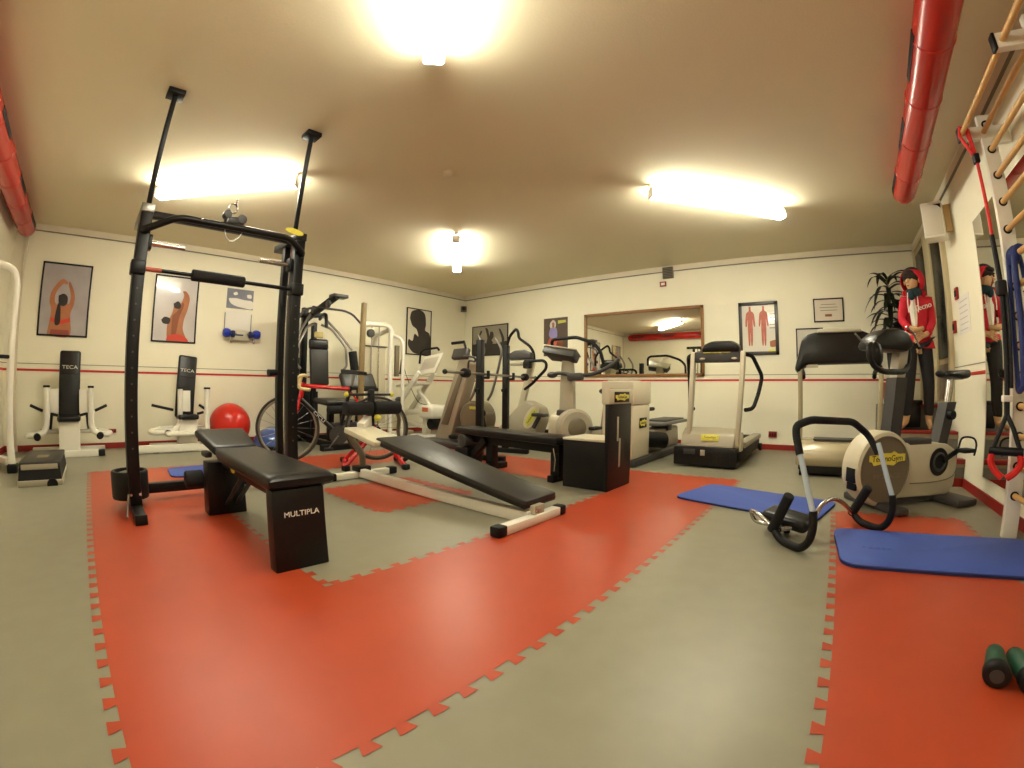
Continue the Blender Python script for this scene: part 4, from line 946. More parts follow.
ob('upper_handle', B().tube([(-3.36, y + .05, 1.30), (-3.38, y + .0, 1.44), (-3.34, y - .02, 1.48), (-2.98, y - .02, 1.49), (-2.72, y - .04, 1.40), (-2.62, y - .05, 1.30), (-2.60, y, 1.14)], .022, fil=.06), RUBBER, t)
ob('lower_handle', B().tube([(-3.34, y - .05, 1.01), (-3.2, y - .08, 1.03), (-2.96, y - .08, 1.0), (-2.70, y - .05, 1.02), (-2.5, y, 1.12), (-2.40, y + .02, 1.20)], .024, smooth=True), DGREY, t)
ob('grip_sensor', B().box((-2.95, y - .09, .98), (.22, .09, .10), .03), DGREY, t)
ob('grip_sensor', B().sph((-3.33, y - .05, 1.01), .06, (1.3, .8, .7)), DGREY, t)
ob('saddle', B().sph((-2.85, y + .62, .80), .15, (.8, 1, .35)), VINYL, t)
ob('saddle_post', B().bar((-2.9, y + .55, .15), (-2.86, y + .62, .78), .06, .06), STEEL, t)
ob('rear_body', B().box((-2.98, y + .42, .18), (.22, .55, .26), .06), SILVER, t)
ob('foot_bar', B().bar((-3.45, y - .02, .035), (-2.85, y - .02, .035), .09, .07, .02), DGREY, t)
ob('foot_bar', B().bar((-3.2, y + .68, .035), (-2.6, y + .68, .035), .09, .07, .02), DGREY, t)
ob('pedal', B().box((-2.76, y + .10, .33), (.10, .20, .04), .012), RUBBER, t)

# seated cardio machine with a beige tower, behind the black box tower
t = thing('seated_row_machine', 'beige seated machine with tall badge tower on a dark plinth, left of the near treadmill', 'exercise machine', (-2.15, 5.0, 0))
ob('plinth', B().span((-2.44, 4.39, 0), (-1.90, 6.20, .085), .02), DGREY, t)
tw = ob('tower', B().prism([(-2.30, 4.40), (-1.93, 4.39), (-1.925, 4.86), (-2.30, 4.88)], .575, Matrix.Translation((0, 0, .085)), .015), BEIGE, t)
cp = ob('tower_head', B().span((-2.305, 4.385, .665), (-1.922, 4.88, .915), .015), BEIGE, t)
ob('top_step', B().span((-2.27, 4.46, .91), (-2.02, 4.82, .928), .008), SILVER, cp)
techno_label(frame((-1.922, 4.65, .465), (0, 1, 0), (0, 0, 1)), .20, .11, tw)
ob('grip', B().cyl((-1.98, 4.90, .60), (-1.98, 5.10, .60), .022), RUBBER, t)
ob('rail_body', B().prism([(4.95, .085), (6.15, .085), (6.10, .34), (5.2, .34), (4.95, .26)], .26, frame((-2.25, 0, 0), (0, 1, 0), (0, 0, 1)), .025), SILVER, t)
ob('seat_tray', B().span((-2.28, 5.22, .385), (-1.90, 6.25, .425), .012), MGREY, t)
ob('seat_lip', B().span((-2.24, 5.45, .425), (-1.94, 6.20, .445), .008), DGREY, t)
ob('tray_bracket', B().span((-2.2, 5.6, .30), (-1.96, 5.75, .39), .01), DGREY, t)
ob('roller', B().cyl((-2.05, 4.98, .25), (-1.86, 5.22, .22), .095, bev=.025), RUBBER, t)

# treadmill in front of the back wall
def treadmill_near():
    t = thing('treadmill', 'beige and black treadmill with tall side posts in front of the anatomy chart', 'treadmill', (-1.2, 5.7, 0))
    ob('deck_base', B().span((-1.58, 4.78, .05), (-.90, 6.45, .20), .02), RUBBER, t)
    ob('front_panel', B().span((-1.60, 4.77, .02), (-.90, 4.95, .225), .015), BLACK, t)
    fp = t.children[-1]
    ob('power_plate', B().box((-1.42, 4.768, .17), (.13, .006, .055), .002), DGREY, fp)
    ob('switch', B().box((-1.27, 4.766, .165), (.05, .008, .06), .002), SILVER, fp)
    b = B()
    for k in range(5): b.box((-1.17 + k * .05, 4.768, .12), (.012, .006, .12), .001)
    ob('vent', b, RUBBER, fp)
    hd = ob('motor_hood', B().prism([(4.80, .22), (4.86, .36), (4.98, .42), (5.16, .40), (5.30, .26), (5.30, .22)], .60, frame((-1.54, 0, 0), (0, 1, 0), (0, 0, 1)) , .025), SILVER, t)
    techno_label(frame((-1.21, 4.826, .325), (1, 0, 0), (0, .25, .95)), .17, .055, hd, plate=False)
    ob('badge_board', B(frame((-1.21, 4.832, .32), (1, 0, 0), (0, .37, .92))).box((0, 0, 0), (.20, .075, .006), .002), YLABEL, hd)
    ob('belt', B().span((-1.46, 5.2, .20), (-1.02, 6.42, .225), .004), mat('belt_rubber', (44, 43, 41), .75), t)
    for x in (-1.54, -.93): ob('side_rail', B().span((x - .07, 5.2, .18), (x + .05, 6.44, .25), .02), SILVER, t)
    for x0_, x1_ in ((-1.475, -1.41), (-.895, -.86)):
        ob('post', B().bar((x0_ if x0_ < -1 else -.93, 4.90, .22), (x1_, 4.86, 1.235), .085, .05, .012, up=(1, 0, 0)), BEIGE, t)
        ob('post_foot', B().box((x0_ - .03 if x0_ < -1 else -.89, 4.95, .28), (.03, .12, .20), .01), BEIGE, t)
    ob('cross_console', B().box((-1.14, 4.86, 1.175), (.50, .10, .115), .015), DGREY, t)
    cc = t.children[-1]
    for x in (-1.30, -.95): ob('fastener', B().sph((x, 4.808, 1.155), .022, (1.4, .4, .6)), SILVER, cc)
    ob('printed_strip', B().box((-1.14, 4.808, 1.222), (.30, .006, .012), .001), YLABEL, cc)
    ob('console_hood', B().prism([(-.215, 0), (.215, 0), (.20, .07), (.12, .115), (-.10, .118), (-.19, .08)], .16, frame((-1.10, 4.95, 1.24), (1, 0, 0), (0, -.15, 1)), .03), VINYL, t)
    for s, x in ((1, -.84), (-1, -1.44)):
        ob('handrail', B().tube([(x, 4.87, 1.20), (x + s * .06, 4.95, 1.19), (x + s * .13, 5.22, .98), (x + s * .10, 5.15, .80), (x + s * .06, 5.02, .63), (x - s * .01, 4.92, .62)], .022, fil=.06), RUBBER, t)
    ob('red_wheel', B().cyl((-.90, 6.40, .07), (-.86, 6.40, .07), .05), RUBBER, t)
treadmill_near()
def treadmill_far():
    t = thing('treadmill', 'treadmill with rounded silver motor hood and wide black console, left of the mannequin', 'treadmill', (.1, 5.6, 0))
    ob('deck_base', B().span((-.26, 4.82, .04), (.56, 6.50, .16), .02), RUBBER, t)
    pf = [(4.72, .10), (4.68, .17), (4.70, .25), (4.77, .315), (4.90, .345), (5.15, .34), (5.36, .24), (5.36, .10)]
    hd = ob('motor_hood', B().prism(pf, .84, frame((-.28, 0, 0), (0, 1, 0), (0, 0, 1)), .02), mat('satin_champagne', (176, 164, 132), .25, coat=.3), t, angle=60)
    ob('hood_tray', B().box((.16, 4.95, .348), (.56, .24, .014), .004), DGREY, hd)
    ob('under_skirt', B().span((-.22, 4.75, .015), (.52, 5.2, .11), .02), BLACK, t)
    ob('belt', B().span((-.12, 5.3, .16), (.42, 6.46, .18), .004), mat('belt_rubber', (44, 43, 41), .75), t)
    for x in (-.20, .50): ob('side_rail', B().span((x - .06, 5.3, .14), (x + .06, 6.48, .20), .02), SILVER, t)
    for x in (-.255, .535):
        ob('post', B().bar((x, 4.90, .18), (x - (.01 if x < 0 else -.01), 4.80, 1.05), .055, .045, .012, up=(1, 0, 0)), mat('satin_champagne', (176, 164, 132), .25), t)
    ob('console', B().prism([(-.45, -.19), (-.43, -.10), (-.38, .10), (-.32, .165), (-.20, .19), (.22, .195), (.33, .15), (.41, .04), (.44, -.08), (.42, -.14), (.30, -.12), (-.28, -.13), (-.36, -.16), (-.40, -.22)], .14, frame((.13, 4.92, 1.20), (1, 0, 0), (0, .12, 1)), .028), VINYL, t)
    cn = t.children[-1]
    ob('display_back', B().prism([(-.23, .0), (.23, .0), (.21, .035), (-.20, .04)], .10, frame((.14, 4.88, 1.375), (1, 0, 0), (0, .12, 1)), .01), SILVER, cn)
    ob('key_clip', B().box((-.14, 4.80, 1.065), (.12, .03, .03), .006), BEIGE, cn)
    for x in (-.26, .54): ob('handrail', B().tube([(x, 4.84, 1.05), (x, 5.0, 1.06), (x, 5.40, 1.02), (x, 5.46, .97)], .024, fil=.05), RUBBER, t)
    for x in (-.22, .50): ob('wheel', B().cyl((x - .02, 4.76, .045), (x + .02, 4.76, .045), .045), RUBBER, t)
treadmill_far()

# big bike by the right wall
d = V((-.82111, -.57077, 0)); n = V((-.57077, .82111, 0)); c0 = V((.40, 3.60, 0))     # axis to the front, sideways (away), base of the disc
t = thing('exercise_bike', 'large beige exercise bike with round flywheel cover and badge, by the right wall', 'exercise bike', (.65, 3.77, 0))
def kb(s, z, o=0.0): return c0 + d * s + n * o + V((0, 0, z))
Fs = Matrix(((-d.x, 0, -n.x, c0.x), (-d.y, 0, -n.y, c0.y), (0, 1, 0, 0), (0, 0, 0, 1)))     # x to the rear, y up, z to the camera side
fc = ob('flywheel_cover', B(Fs).lathe([(.001, -.11), (.23, -.11), (.262, -.085), (.265, .06), (.256, .085), (.228, .095)], Matrix.Translation((0, .285, 0)), n=64, caps=False), BEIGE, t, angle=35)
ob('cover_face', B(Fs).lathe([(.001, .088), (.226, .088), (.229, .098), (.233, .094)], Matrix.Translation((0, .285, 0)), n=64, caps=False), TAUPE, fc)
techno_label(Fs @ Matrix.Translation((.01, .36, .094)), .38, .10, fc, plate=False)
text('relief_lettering', 'BIKERACE', .045, Fs @ Matrix.Translation((.02, .235, .0895)), mat('taupe_relief', (136, 124, 100), .45), fc, .001, sx=1.3)
ob('cover_vent', B(Fs).box((-.256, .25, .02), (.02, .10, .10), .004).box((-.243, .17, .02), (.02, .05, .10), .004), RUBBER, fc)
ob('body', B(Fs).prism([(.0, .065), (.70, .045), (.78, .11), (.80, .31), (.77, .39), (.68, .435), (.50, .455), (.20, .455), (.05, .40)], .17, Matrix.Translation((0, 0, -.10)), .03), BEIGE, t)
by_ = t.children[-1]
ob('body_seam', B(Fs).tube([(.27, .165, .075), (.52, .16, .075), (.72, .18, .072), (.79, .24, .06)], .004, n=6, smooth=True), TAUPE, by_)
ob('top_grille', B(Fs).box((.37, .458, -.01), (.24, .045, .15), .01), DGREY, by_)
ck = ob('crank_hub', B(Fs).lathe([(.001, .075), (.10, .075), (.115, .06), (.115, .05)], Matrix.Translation((.575, .305, 0)), n=40, caps=False), RUBBER, t)
ob('hub_ring', B(Fs).lathe([(.05, .074), (.06, .084), (.075, .074)], Matrix.Translation((.575, .305, 0)), n=32, caps=False), DGREY, ck)
ob('crank_arm', B(Fs).bar((.60, .315, .09), (.75, .385, .10), .035, .022), RUBBER, ck)
pd = ob('pedal', B(Fs).box((.77, .39, .16), (.13, .03, .10), .01), RUBBER, ck)
ob('pedal_strap', B(Fs).tube([(.73, .40, .12), (.76, .48, .13), (.84, .48, .17), (.87, .43, .18), (.85, .35, .18)], .008, n=6, smooth=True), RUBBER, pd)
ob('stem_sleeve', B(Fs).loft([[(x_, y_, z_) for x_, z_ in ((a - .055, -.06), (a + .055, -.06), (a + .055, .05), (a - .055, .05))] for a, y_ in ((.10, .42), (.17, .92))]), DGREY, t)
ob('stem', B(Fs).loft([[(x_, y_, z_) for x_, z_ in ((a - .042, -.05), (a + .042, -.05), (a + .042, .04), (a - .042, .04))] for a, y_ in ((.17, .92), (.225, 1.18))]), SILVER, t)
ob('console', B(Fs).prism([(-.13, .065), (.20, .055), (.29, .10), (.22, .20), (.13, .225), (.0, .21), (-.09, .16), (-.13, .11)], .20, Matrix.Translation((.01, 1.045, -.12)), .03), VINYL, t)
cn = t.children[-1]
ob('console_trim', B(Fs).tube([(.18, 1.275, .098), (.25, 1.23, .100), (.31, 1.14, .098)], .007, n=6), STEEL, cn)
hb_ = ob('handlebar', B(Fs).tube([(.22, 1.0, .06), (.12, .955, .13), (-.13, .95, .18), (-.22, .98, .19), (-.265, 1.05, .19), (-.255, 1.10, .18), (-.22, 1.13, .16)], .020, fil=.06), RUBBER, t)
ob('brake_lever', B(Fs).tube([(-.24, 1.12, .17), (-.30, 1.15, .16), (-.345, 1.195, .15)], .007, n=8), STEEL, hb_)
ob('grip_pad', B(Fs).sph((-.185, 1.06, .17), .066, (.9, 1.35, .6)), VINYL, hb_)
ob('handlebar', B(Fs).tube([(.30, 1.01, -.06), (.38, 1.0, -.12), (.42, 1.10, -.12), (.36, 1.20, -.12), (.25, 1.2, -.08)], .022, fil=.06), RUBBER, t)
ob('seat_mast', B(Fs).loft([[(x_, y_, z_) for x_, z_ in ((a - .052, -.05), (a + .052, -.05), (a + .052, .045), (a - .052, .045))] for a, y_ in ((.62, .40), (.725, .745))]), DGREY, t)
ob('mast_knob', B(Fs).cyl((.69, .65, .045), (.69, .65, .095), .036, bev=.008), RUBBER, t)
ob('seat_post', B(Fs).cyl((.72, .72, 0), (.76, .93, 0), .032), CHROME, t)
ob('saddle', B(Fs).prism([(-.14, .0), (-.11, .035), (.04, .035), (.13, .05), (.16, .035), (.15, -.018), (.04, -.034), (-.10, -.015)], .15, Matrix.Translation((.78, .945, -.075)), .025), VINYL, t)
ob('saddle_nose', B(Fs).sph((.645, .955, 0), .04, (1.5, .7, .8)), VINYL, t)
ob('front_foot', B().bar(kb(.0, .03, -.32), kb(.0, .03, .32), .11, .055, .018), DGREY, t)
ob('rear_foot', B().bar(kb(-.68, .03, -.30), kb(-.68, .03, .30), .22, .055, .018), DGREY, t)
ob('spine', B().bar(kb(.0, .045, 0), kb(-.68, .045, 0), .09, .05), DGREY, t)

# ================================================================= FLOOR MATS, AB ROLLER, DUMBBELLS
def rounded(pts, r, n=6):
    return [(v.x, v.y) for v in fillet([(*p, 0) for p in pts], r, n, closed=True)]
def mat_(name, label, pts, r, th, z0=.002, word=None):
    cx = sum(p[0] for p in pts) / len(pts); cy = sum(p[1] for p in pts) / len(pts)
    t = thing(name, label, 'exercise mat', (cx, cy, z0))
    ob('mat_body', B().prism(rounded(pts, r), th * .6, Matrix.Translation((0, 0, z0))), BLUEDK, t)
    ob('mat_top', B().prism(rounded([(cx + (x - cx) * .998, cy + (y - cy) * .998) for x, y in pts], r), th * .4, Matrix.Translation((0, 0, z0 + th * .6)), .003), BLUEMAT, t)
    return t
mat_('exercise_mat', 'blue exercise mat lying between the ab roller and the near treadmill', [(-1.10, 3.32), (-.02, 3.02), (.13, 3.62), (-.95, 3.93)], .10, .016)
m2 = mat_('exercise_mat', 'blue exercise mat with rounded corners at the right edge, near the wall bars', [(.09, 2.90), (.135, 2.275), (1.26, 2.31), (1.26, 2.91)], .11, .020)
text('embossed_lettering', '* AIREX', .05, frame((.33, 2.55, .0222), (1, .03, 0), (-.03, 1, 0)), mat('embossed_blue', (40, 60, 134), .7), m2, .0003, sx=.95)
mat_('exercise_mat', 'small part of a blue mat behind the black bench on the left', [(-4.84, .69), (-4.36, .66), (-4.30, 1.45), (-4.90, 1.42)], .10, .014)

# ab roller: two rockers joined by a top bar
Lb, Rb = V((-.104, 2.446, 0)), V((.355, 2.964, 0)); u = (Rb - Lb).normalized(); v = V((-u.y, u.x, 0))
t = thing('ab_roller', 'silver and black tubular ab roller frame with foam grips in the right foreground', 'ab roller', tuple((Lb + Rb) / 2))
def ap(b_, vv, z, uu=0.0): return b_ + v * vv + u * uu + V((0, 0, z))
topL, topR = ap(Lb, .05, .66), ap(Rb, .16, .655)
for b_, q, gz in ((Lb, 0, .28), (Rb, .01, .25)):
    ob('side_tube', B().tube([ap(b_, -.098, .22), ap(b_, -.05, .32), ap(b_, .035, .52)], .0155, n=12), SKYTUBE, t, label='pale blue grey metal tube')
    ob('rocker', B().tube([ap(b_, -.095, .235), ap(b_, -.105, .15), ap(b_, -.085, .075), ap(b_, -.03, .027), ap(b_, .05, .022), ap(b_, .12, .03), ap(b_, .175, .06)], .022, n=12, smooth=True), RUBBER, t)
    ob('foam_grip', B().cyl(ap(b_, .20, .06), ap(b_, .085, gz), .030, bev=.008), FOAM, t)
ob('top_bar', B().tube([ap(Lb, .03, .50), ap(Lb, .065, .60), ap(Lb, .065, .645), ap(Lb, .06, .672, .10), ap(Rb, .12, .645, -.15), ap(Rb, .11, .56), ap(Rb, .035, .46)], .021, n=12, fil=.05), FOAM, t)
ob('rear_loop', B().tube([ap(Lb, .19, .075), ap(Lb, .30, .13, -.02), ap(Lb, .43, .12, .02), ap(Lb, .43, .045, .06), ap(Lb, .32, .04, .12), ap(Lb, .26, .06, .14)], .0125, fil=.05), CHROME, t)
ob('cross_tube', B().tube([ap(Lb, .17, .065, .02), ap(Lb, .16, .07, .12), ap(Lb, .10, .09, .20), ap(Lb, .12, .18, .30), ap(Rb, .14, .20, -.26), ap(Rb, .16, .14, -.12), ap(Rb, .185, .06, .0)], .0135, smooth=True), CHROME, t)
ob('head_pad', B().box(ap(Lb, .24, .095, .16), (.30, .17, .07), .03, seg=3, rot=(.1, .1, -.35)), VINYL, t)
ob('pad_stem', B().cyl(ap(Lb, .22, .065, .10), ap(Lb, .16, .068, .02), .012), RUBBER, t)
ob('pad_stem', B().cyl(ap(Lb, .26, .06, .17), ap(Lb, .25, .005, .17), .02), RUBBER, t)

def hand_weight(p0, p1, label):
    t = thing('hand_weight', label, 'hand weight', p1, 'green hand weights by the right edge')
    p0, p1 = V(p0), V(p1); d_ = (p1 - p0).normalized()
    ob('grip', B().cyl(p0, p1 - d_ * .02, .028, .036, n=20, bev=.008), GREEN, t)
    ob('end_cap', B().cyl(p1 - d_ * .022, p1 + d_ * .022, .040, n=24, bev=.010), RUBBER, t)
    ob('end_cap', B().cyl(p0 - d_ * .006, p0 + d_ * .012, .026, n=20, bev=.004), RUBBER, t)
    ob('end_disc', B().cyl(p1 + d_ * .020, p1 + d_ * .026, .020, n=20), DGREY, t)
hand_weight((.635, 1.545, .034), (.598, 1.405, .041), 'green hand weight with black end, the left one of the pair at the right edge')
hand_weight((.695, 1.54, .034), (.693, 1.39, .041), 'green hand weight with black end, the right one of the pair at the right edge')
tag(ob('strap', B().tube([(.76, 1.43, .02), (.82, 1.44, .03), (.88, 1.42, .02), (.92, 1.38, .012)], .012, smooth=True), RUBBER, loc=(.8, 1.41, 0)), 'short black strap on the red tiles beside the green hand weights', 'strap')

# ================================================================= WALL BARS WITH HANGING GEAR
t = thing('stall_bars', 'white framed wall bars with varnished wooden rungs on the right wall', 'wall bars', (1.17, 2.1, 0))
px_, ys = 1.172, (3.005, 2.14, 1.275)
zr = [.244 + .166 * k for k in range(14)]
for y in ys:
    po = ob('post', B().span((px_ - .045, y - .02, .0), (px_ + .045, y + .02, 2.47), .005), WHITE, t)
    for z in (2.31, .43): ob('bracket', B().span((px_ + .04, y - .02, z - .03), (XR - .009, y + .02, z + .03), .003), WHITE, t)
    arm = ob('top_arm', B().span((1.005 if y > 3 else .985, y - .022, 2.315), (px_ + .13, y + .022, 2.395), .005), WHITE, t)
    ob('arm_cap', B().span((.992 if y > 3 else .972, y - .024, 2.312), (1.007 if y > 3 else .987, y + .024, 2.398), .004), RUBBER, arm)
    for z in zr:
        for e in (-.022, .022): ob('rung_ring', B().ring((px_, y + e, z), (0, 1, 0), .021, .006, 20, 6), RUBBER, po)
for z in zr[:13]: ob('rung', B().cyl((px_, ys[0] + .045, z), (px_, 1.0, z), .0175, n=16), WOOD, t)
for x in (1.015, 1.15): ob('pull_up_rung', B().cyl((x, ys[0] + .045, 2.355), (x, 1.0, 2.355), .0165, n=16), WOOD, t)

t = thing('suspension_trainer', 'black and red suspension strap with red foot loops hanging on the wall bars', 'suspension trainer', (1.05, 2.97, 2.35))
sy = 2.955
ob('anchor_strap', B().tube([(1.03, sy, 2.385), (1.045, sy, 2.36), (1.055, sy, 2.20), (1.06, sy - .005, 1.70)], .011, n=8), REDV, t, label='red strap')
ob('anchor_loop', B().tube([(1.045, sy + .01, 2.20), (.99, sy + .01, 2.33), (1.003, sy + .01, 2.39), (1.035, sy + .01, 2.385), (1.055, sy + .01, 2.21)], .011, n=8), REDV, t)
ob('buckle', B().box((1.055, sy, 2.17), (.035, .05, .06), .008), RUBBER, t)
ob('main_strap', B().tube([(1.06, sy, 1.70), (1.07, sy - .02, 1.38), (1.075, sy - .02, .80)], .016, n=8), BLKCLOTH, t)
ob('strap_wrap', B().box((1.07, sy - .02, 1.39), (.06, .06, .09), .015), BLKCLOTH, t)
ob('loose_strap', B().bar((1.088, sy - .045, 1.36), (1.092, sy - .045, .84), .012, .035), BLKCLOTH, t)
ob('white_tag', B().box((1.075, sy - .02, .785), (.055, .045, .035), .006), PAPER, t)
ob('lower_strap', B().tube([(1.075, sy - .02, .775), (1.076, sy - .02, .69)], .017, n=8), BLKCLOTH, t)
hx = V((.90, -.43, 0)); hc_ = V((1.072, sy - .045, 0))
for s in (-1, 1):
    e_ = hc_ + hx * (s * .075)
    ob('handle_strap', B().tube([(1.076, sy - .02, .70), tuple(hc_ + hx * (s * .035) + V((0, 0, .62))), tuple(e_ + V((0, 0, .51)))], .014, n=8), BLKCLOTH, t)
    ob('foot_loop', B().tube([tuple(e_ + V((0, 0, .49))), tuple(e_ + hx * s * .008 + V((0, 0, .44))), tuple(hc_ + hx * (s * .055) + V((0, 0, .39))), tuple(hc_ + hx * (s * .012) + V((0, 0, .355)))], .020, n=8, smooth=True), REDV, t, label='red foot loop')
ob('handle_bar', B().cyl(hc_ - hx * .095 + V((0, 0, .50)), hc_ + hx * .095 + V((0, 0, .50)), .024, bev=.006), RUBBER, t)

t = thing('exercise_band', 'long navy blue elastic band looped over a rung of the wall bars', 'exercise band', (1.15, 2.88, 1.58))
b = B()
b.tube([(px_ - .035, 2.93, .85), (px_ - .045, 2.945, 1.15), (px_ - .04, 2.95, 1.50), (px_ - .02, 2.95, 1.60), (px_ + .02, 2.94, 1.60), (px_ + .03, 2.9, 1.4)], .014, smooth=True)
b.tube([(px_ - .03, 2.86, .85), (px_ - .035, 2.85, 1.12), (px_ - .035, 2.87, 1.50), (px_ - .01, 2.87, 1.60), (px_ + .03, 2.86, 1.58)], .018, smooth=True)
b.tube([(px_ - .035, 2.93, .87), (px_ - .04, 2.90, .825), (px_ - .03, 2.86, .85)], .017, smooth=True)
ob('band', b, NAVY, t)
ob('band_knot', B().sph((px_ - .02, 2.91, 1.56), .055, (.7, 1.1, 1.0)), NAVY, t)

# ================================================================= CORNER: BOX, PLANT, MANNEQUIN
tag(ob('black_box', B().span((.80, 5.29, .459), (1.03, 5.46, .72), .012).span((.785, 5.275, .69), (1.045, 5.475, .735), .01), VINYL, loc=(.9, 5.37, .459)), 'black box standing on the grey steps behind the mannequin feet', 'box')

PX, PY, PZ = .84, 6.22, .69
t = thing('potted_plant', 'dark green dracaena plant with drooping leaves behind the mannequin', 'plant', (PX, PY, PZ))
ob('pot', B().lathe([(.10, 0), (.135, .20), (.15, .20), (.15, .24), (.13, .24), (.12, .21)], Matrix.Translation((PX, PY, PZ))), TERRA, t)
ob('soil', B().cyl((PX, PY, PZ + .20), (PX, PY, PZ + .215), .128), DBROWN, t)
st1 = [(PX, PY, PZ + .2), (PX + .01, PY, 1.3), (PX - .01, PY, 1.75), (PX + .0, PY - .02, 2.22)]
st2 = [(PX, PY, PZ + .2), (PX + .08, PY - .05, 1.2), (PX + .16, PY - .03, 1.62)]
ob('stem', B().tube(st1, .014, smooth=True), OLIVEW, t)
ob('stem', B().tube(st2, .012, smooth=True), OLIVEW, t)
def leaf(p, az, L, lift, droop, wd):
    dr = V((math.cos(az), math.sin(az), 0)); sd = V((-dr.y, dr.x, 0)); rows = []
    for k in range(9):
        f = k / 8; q = V(p) + dr * L * (f - .25 * droop * f * f) + V((0, 0, lift * L * f - droop * L * f * f))
        w_ = wd * math.sin(PI * min(1, .08 + f * .92)) ** .7 + .001
        rows.append((q, w_))
    t_ = bmesh.new(); R = []
    for q, w_ in rows:
        R.append([t_.verts.new(q + sd * w_ + V((0, 0, w_ * .35))), t_.verts.new(q), t_.verts.new(q - sd * w_ + V((0, 0, w_ * .35)))])
    for i in range(8):
        for k in range(2): t_.faces.new((R[i][k], R[i][k + 1], R[i + 1][k + 1], R[i + 1][k]))
    r_ = bmesh.ops.solidify(t_, geom=t_.faces[:], thickness=.003)
    me = bpy.data.meshes.new('leaf'); t_.to_mesh(me); t_.free(); return me
random.seed(11)
fb = B()
for k in range(64):
    f = .40 + .60 * (k / 63); z = 1.30 + (2.20 - 1.30) * ((f - .4) / .6)
    az = k * 2.4 + random.uniform(-.3, .3)
    if math.sin(az) > .5 and random.random() < .7: az = -az
    me = leaf((PX + .0, PY - .01, z), az, random.uniform(.30, .47), random.uniform(.05, .5) + (.5 if k > 54 else 0), random.uniform(.5, 1.1), random.uniform(.026, .036))
    fb.bm.from_mesh(me); bpy.data.meshes.remove(me)
for k in range(12):
    me = leaf((PX + .16, PY - .03, 1.55 + .02 * (k % 4)), k * 2.4, random.uniform(.22, .32), random.uniform(.2, .6), random.uniform(.6, 1.1), .03)
    fb.bm.from_mesh(me); bpy.data.meshes.remove(me)
fo = ob('foliage', fb, LEAF, t); fo['kind'] = 'stuff'

# mannequin: one skinned body, clothes as separate layers
mx, my, mz, MS = .955, 5.08, .458, .945
def mp(x, y, z): return V((mx + x * MS, my + y * MS, mz + z * MS))
rfoot, lfoot = (-.125, -.02), (.145, .10)
nodes = [
    (mp(0, .03, .92), (.125, .09)),        # 0 pelvis
    (mp(.0, .03, 1.07), (.098, .078)),      # 1 waist
    (mp(.01, .03, 1.23), (.115, .088)),     # 2 chest
    (mp(.02, .02, 1.36), (.08, .068)),      # 3 collar
    (mp(.0, .0, 1.425), (.042, .042)),       # 4 neck
    (mp(-.02, -.035, 1.475), (.062, .075)), # 5 jaw
    (mp(-.02, -.02, 1.565), (.076, .092)),  # 6 skull
    (mp(-.015, -.01, 1.625), (.045, .05)),  # 7 crown
    (mp(-.115, .0, 1.335), (.048, .048)),    # 8 right shoulder
    (mp(-.165, -.06, 1.12), (.035, .035)),  # 9 right elbow
    (mp(-.105, -.16, 1.02), (.027, .027)),   # 10 right wrist
    (mp(-.06, -.185, 1.0), (.036, .018)), # 11 right palm
    (mp(.155, .03, 1.33), (.048, .048)),     # 12 left shoulder
    (mp(.17, .0, 1.09), (.035, .035)),     # 13 left elbow
    (mp(.085, -.14, .965), (.027, .027)),    # 14 left wrist
    (mp(.03, -.165, .935), (.036, .018)),  # 15 left palm
    (mp(-.08, .03, .86), (.082, .085)),    # 16 right hip
    (mp(-.095, -.0, .46), (.056, .058)),    # 17 right knee
    (mp(-.105, .03, .27), (.052, .054)),    # 18 right calf
    (mp(rfoot[0], .03, .07), (.034, .036)), # 19 right ankle
    (mp(rfoot[0] - .05, -.09, .035), (.034, .022)),  # 20 right ball
    (mp(rfoot[0] - .075, -.15, .022), (.03, .016)),  # 21 right toes
    (mp(.085, .05, .86), (.082, .085)),     # 22 left hip
    (mp(.125, .04, .46), (.056, .058)),      # 23 left knee
    (mp(.135, .09, .27), (.052, .054)),     # 24 left calf
    (mp(lfoot[0], .10, .07), (.034, .036)), # 25 left ankle
    (mp(lfoot[0] - .01, -.03, .035), (.034, .022)), # 26
    (mp(lfoot[0] - .02, -.09, .022), (.03, .016)),   # 27
]
edges = [(0, 1), (1, 2), (2, 3), (3, 4), (4, 5), (5, 6), (6, 7), (3, 8), (8, 9), (9, 10), (10, 11), (3, 12), (12, 13), (13, 14), (14, 15),
         (0, 16), (16, 17), (17, 18), (18, 19), (19, 20), (20, 21), (0, 22), (22, 23), (23, 24), (24, 25), (25, 26), (26, 27)]
def finger(root, pts, r0):
    i = root
    for k, p in enumerate(pts):
        nodes.append((p, (r0 * (1 - .12 * k),) * 2)); edges.append((i, len(nodes) - 1)); i = len(nodes) - 1
for root, dirv, sidev in ((11, V((.80, -.30, -.35)).normalized(), V((.2, .1, -.95)).normalized()), (15, V((-.85, -.25, -.30)).normalized(), V((-.2, .1, -.95)).normalized())):
    c = nodes[root][0]
    for k in range(4):
        o_ = sidev * (k - 1.5) * .019; l_ = (.062, .072, .068, .052)[k]
        finger(root, [c + dirv * .032 + o_, c + dirv * (.032 + l_ * .55) + o_ * 1.1 + V((0, .004, 0)), c + dirv * (.032 + l_) + o_ * 1.1 + V((0, .018, -.006))], .0085)
    finger(root, [c - sidev * .034 + dirv * .012, c - sidev * .052 + dirv * .045], .0095)
body = skin_mesh(nodes, edges, 0, 2)
hd = V(mp(-.02, -.05, 1.53)); fdir = V((-.62, -.78, -.12)).normalized(); fs = V((-fdir.y, fdir.x, 0)).normalized()
hc = mp(-.02, -.02, 1.53)
body.cyl(hc + fdir * .082 + V((0, 0, .02)), hc + fdir * .112 + V((0, 0, -.02)), .006, .013, n=8)     # nose
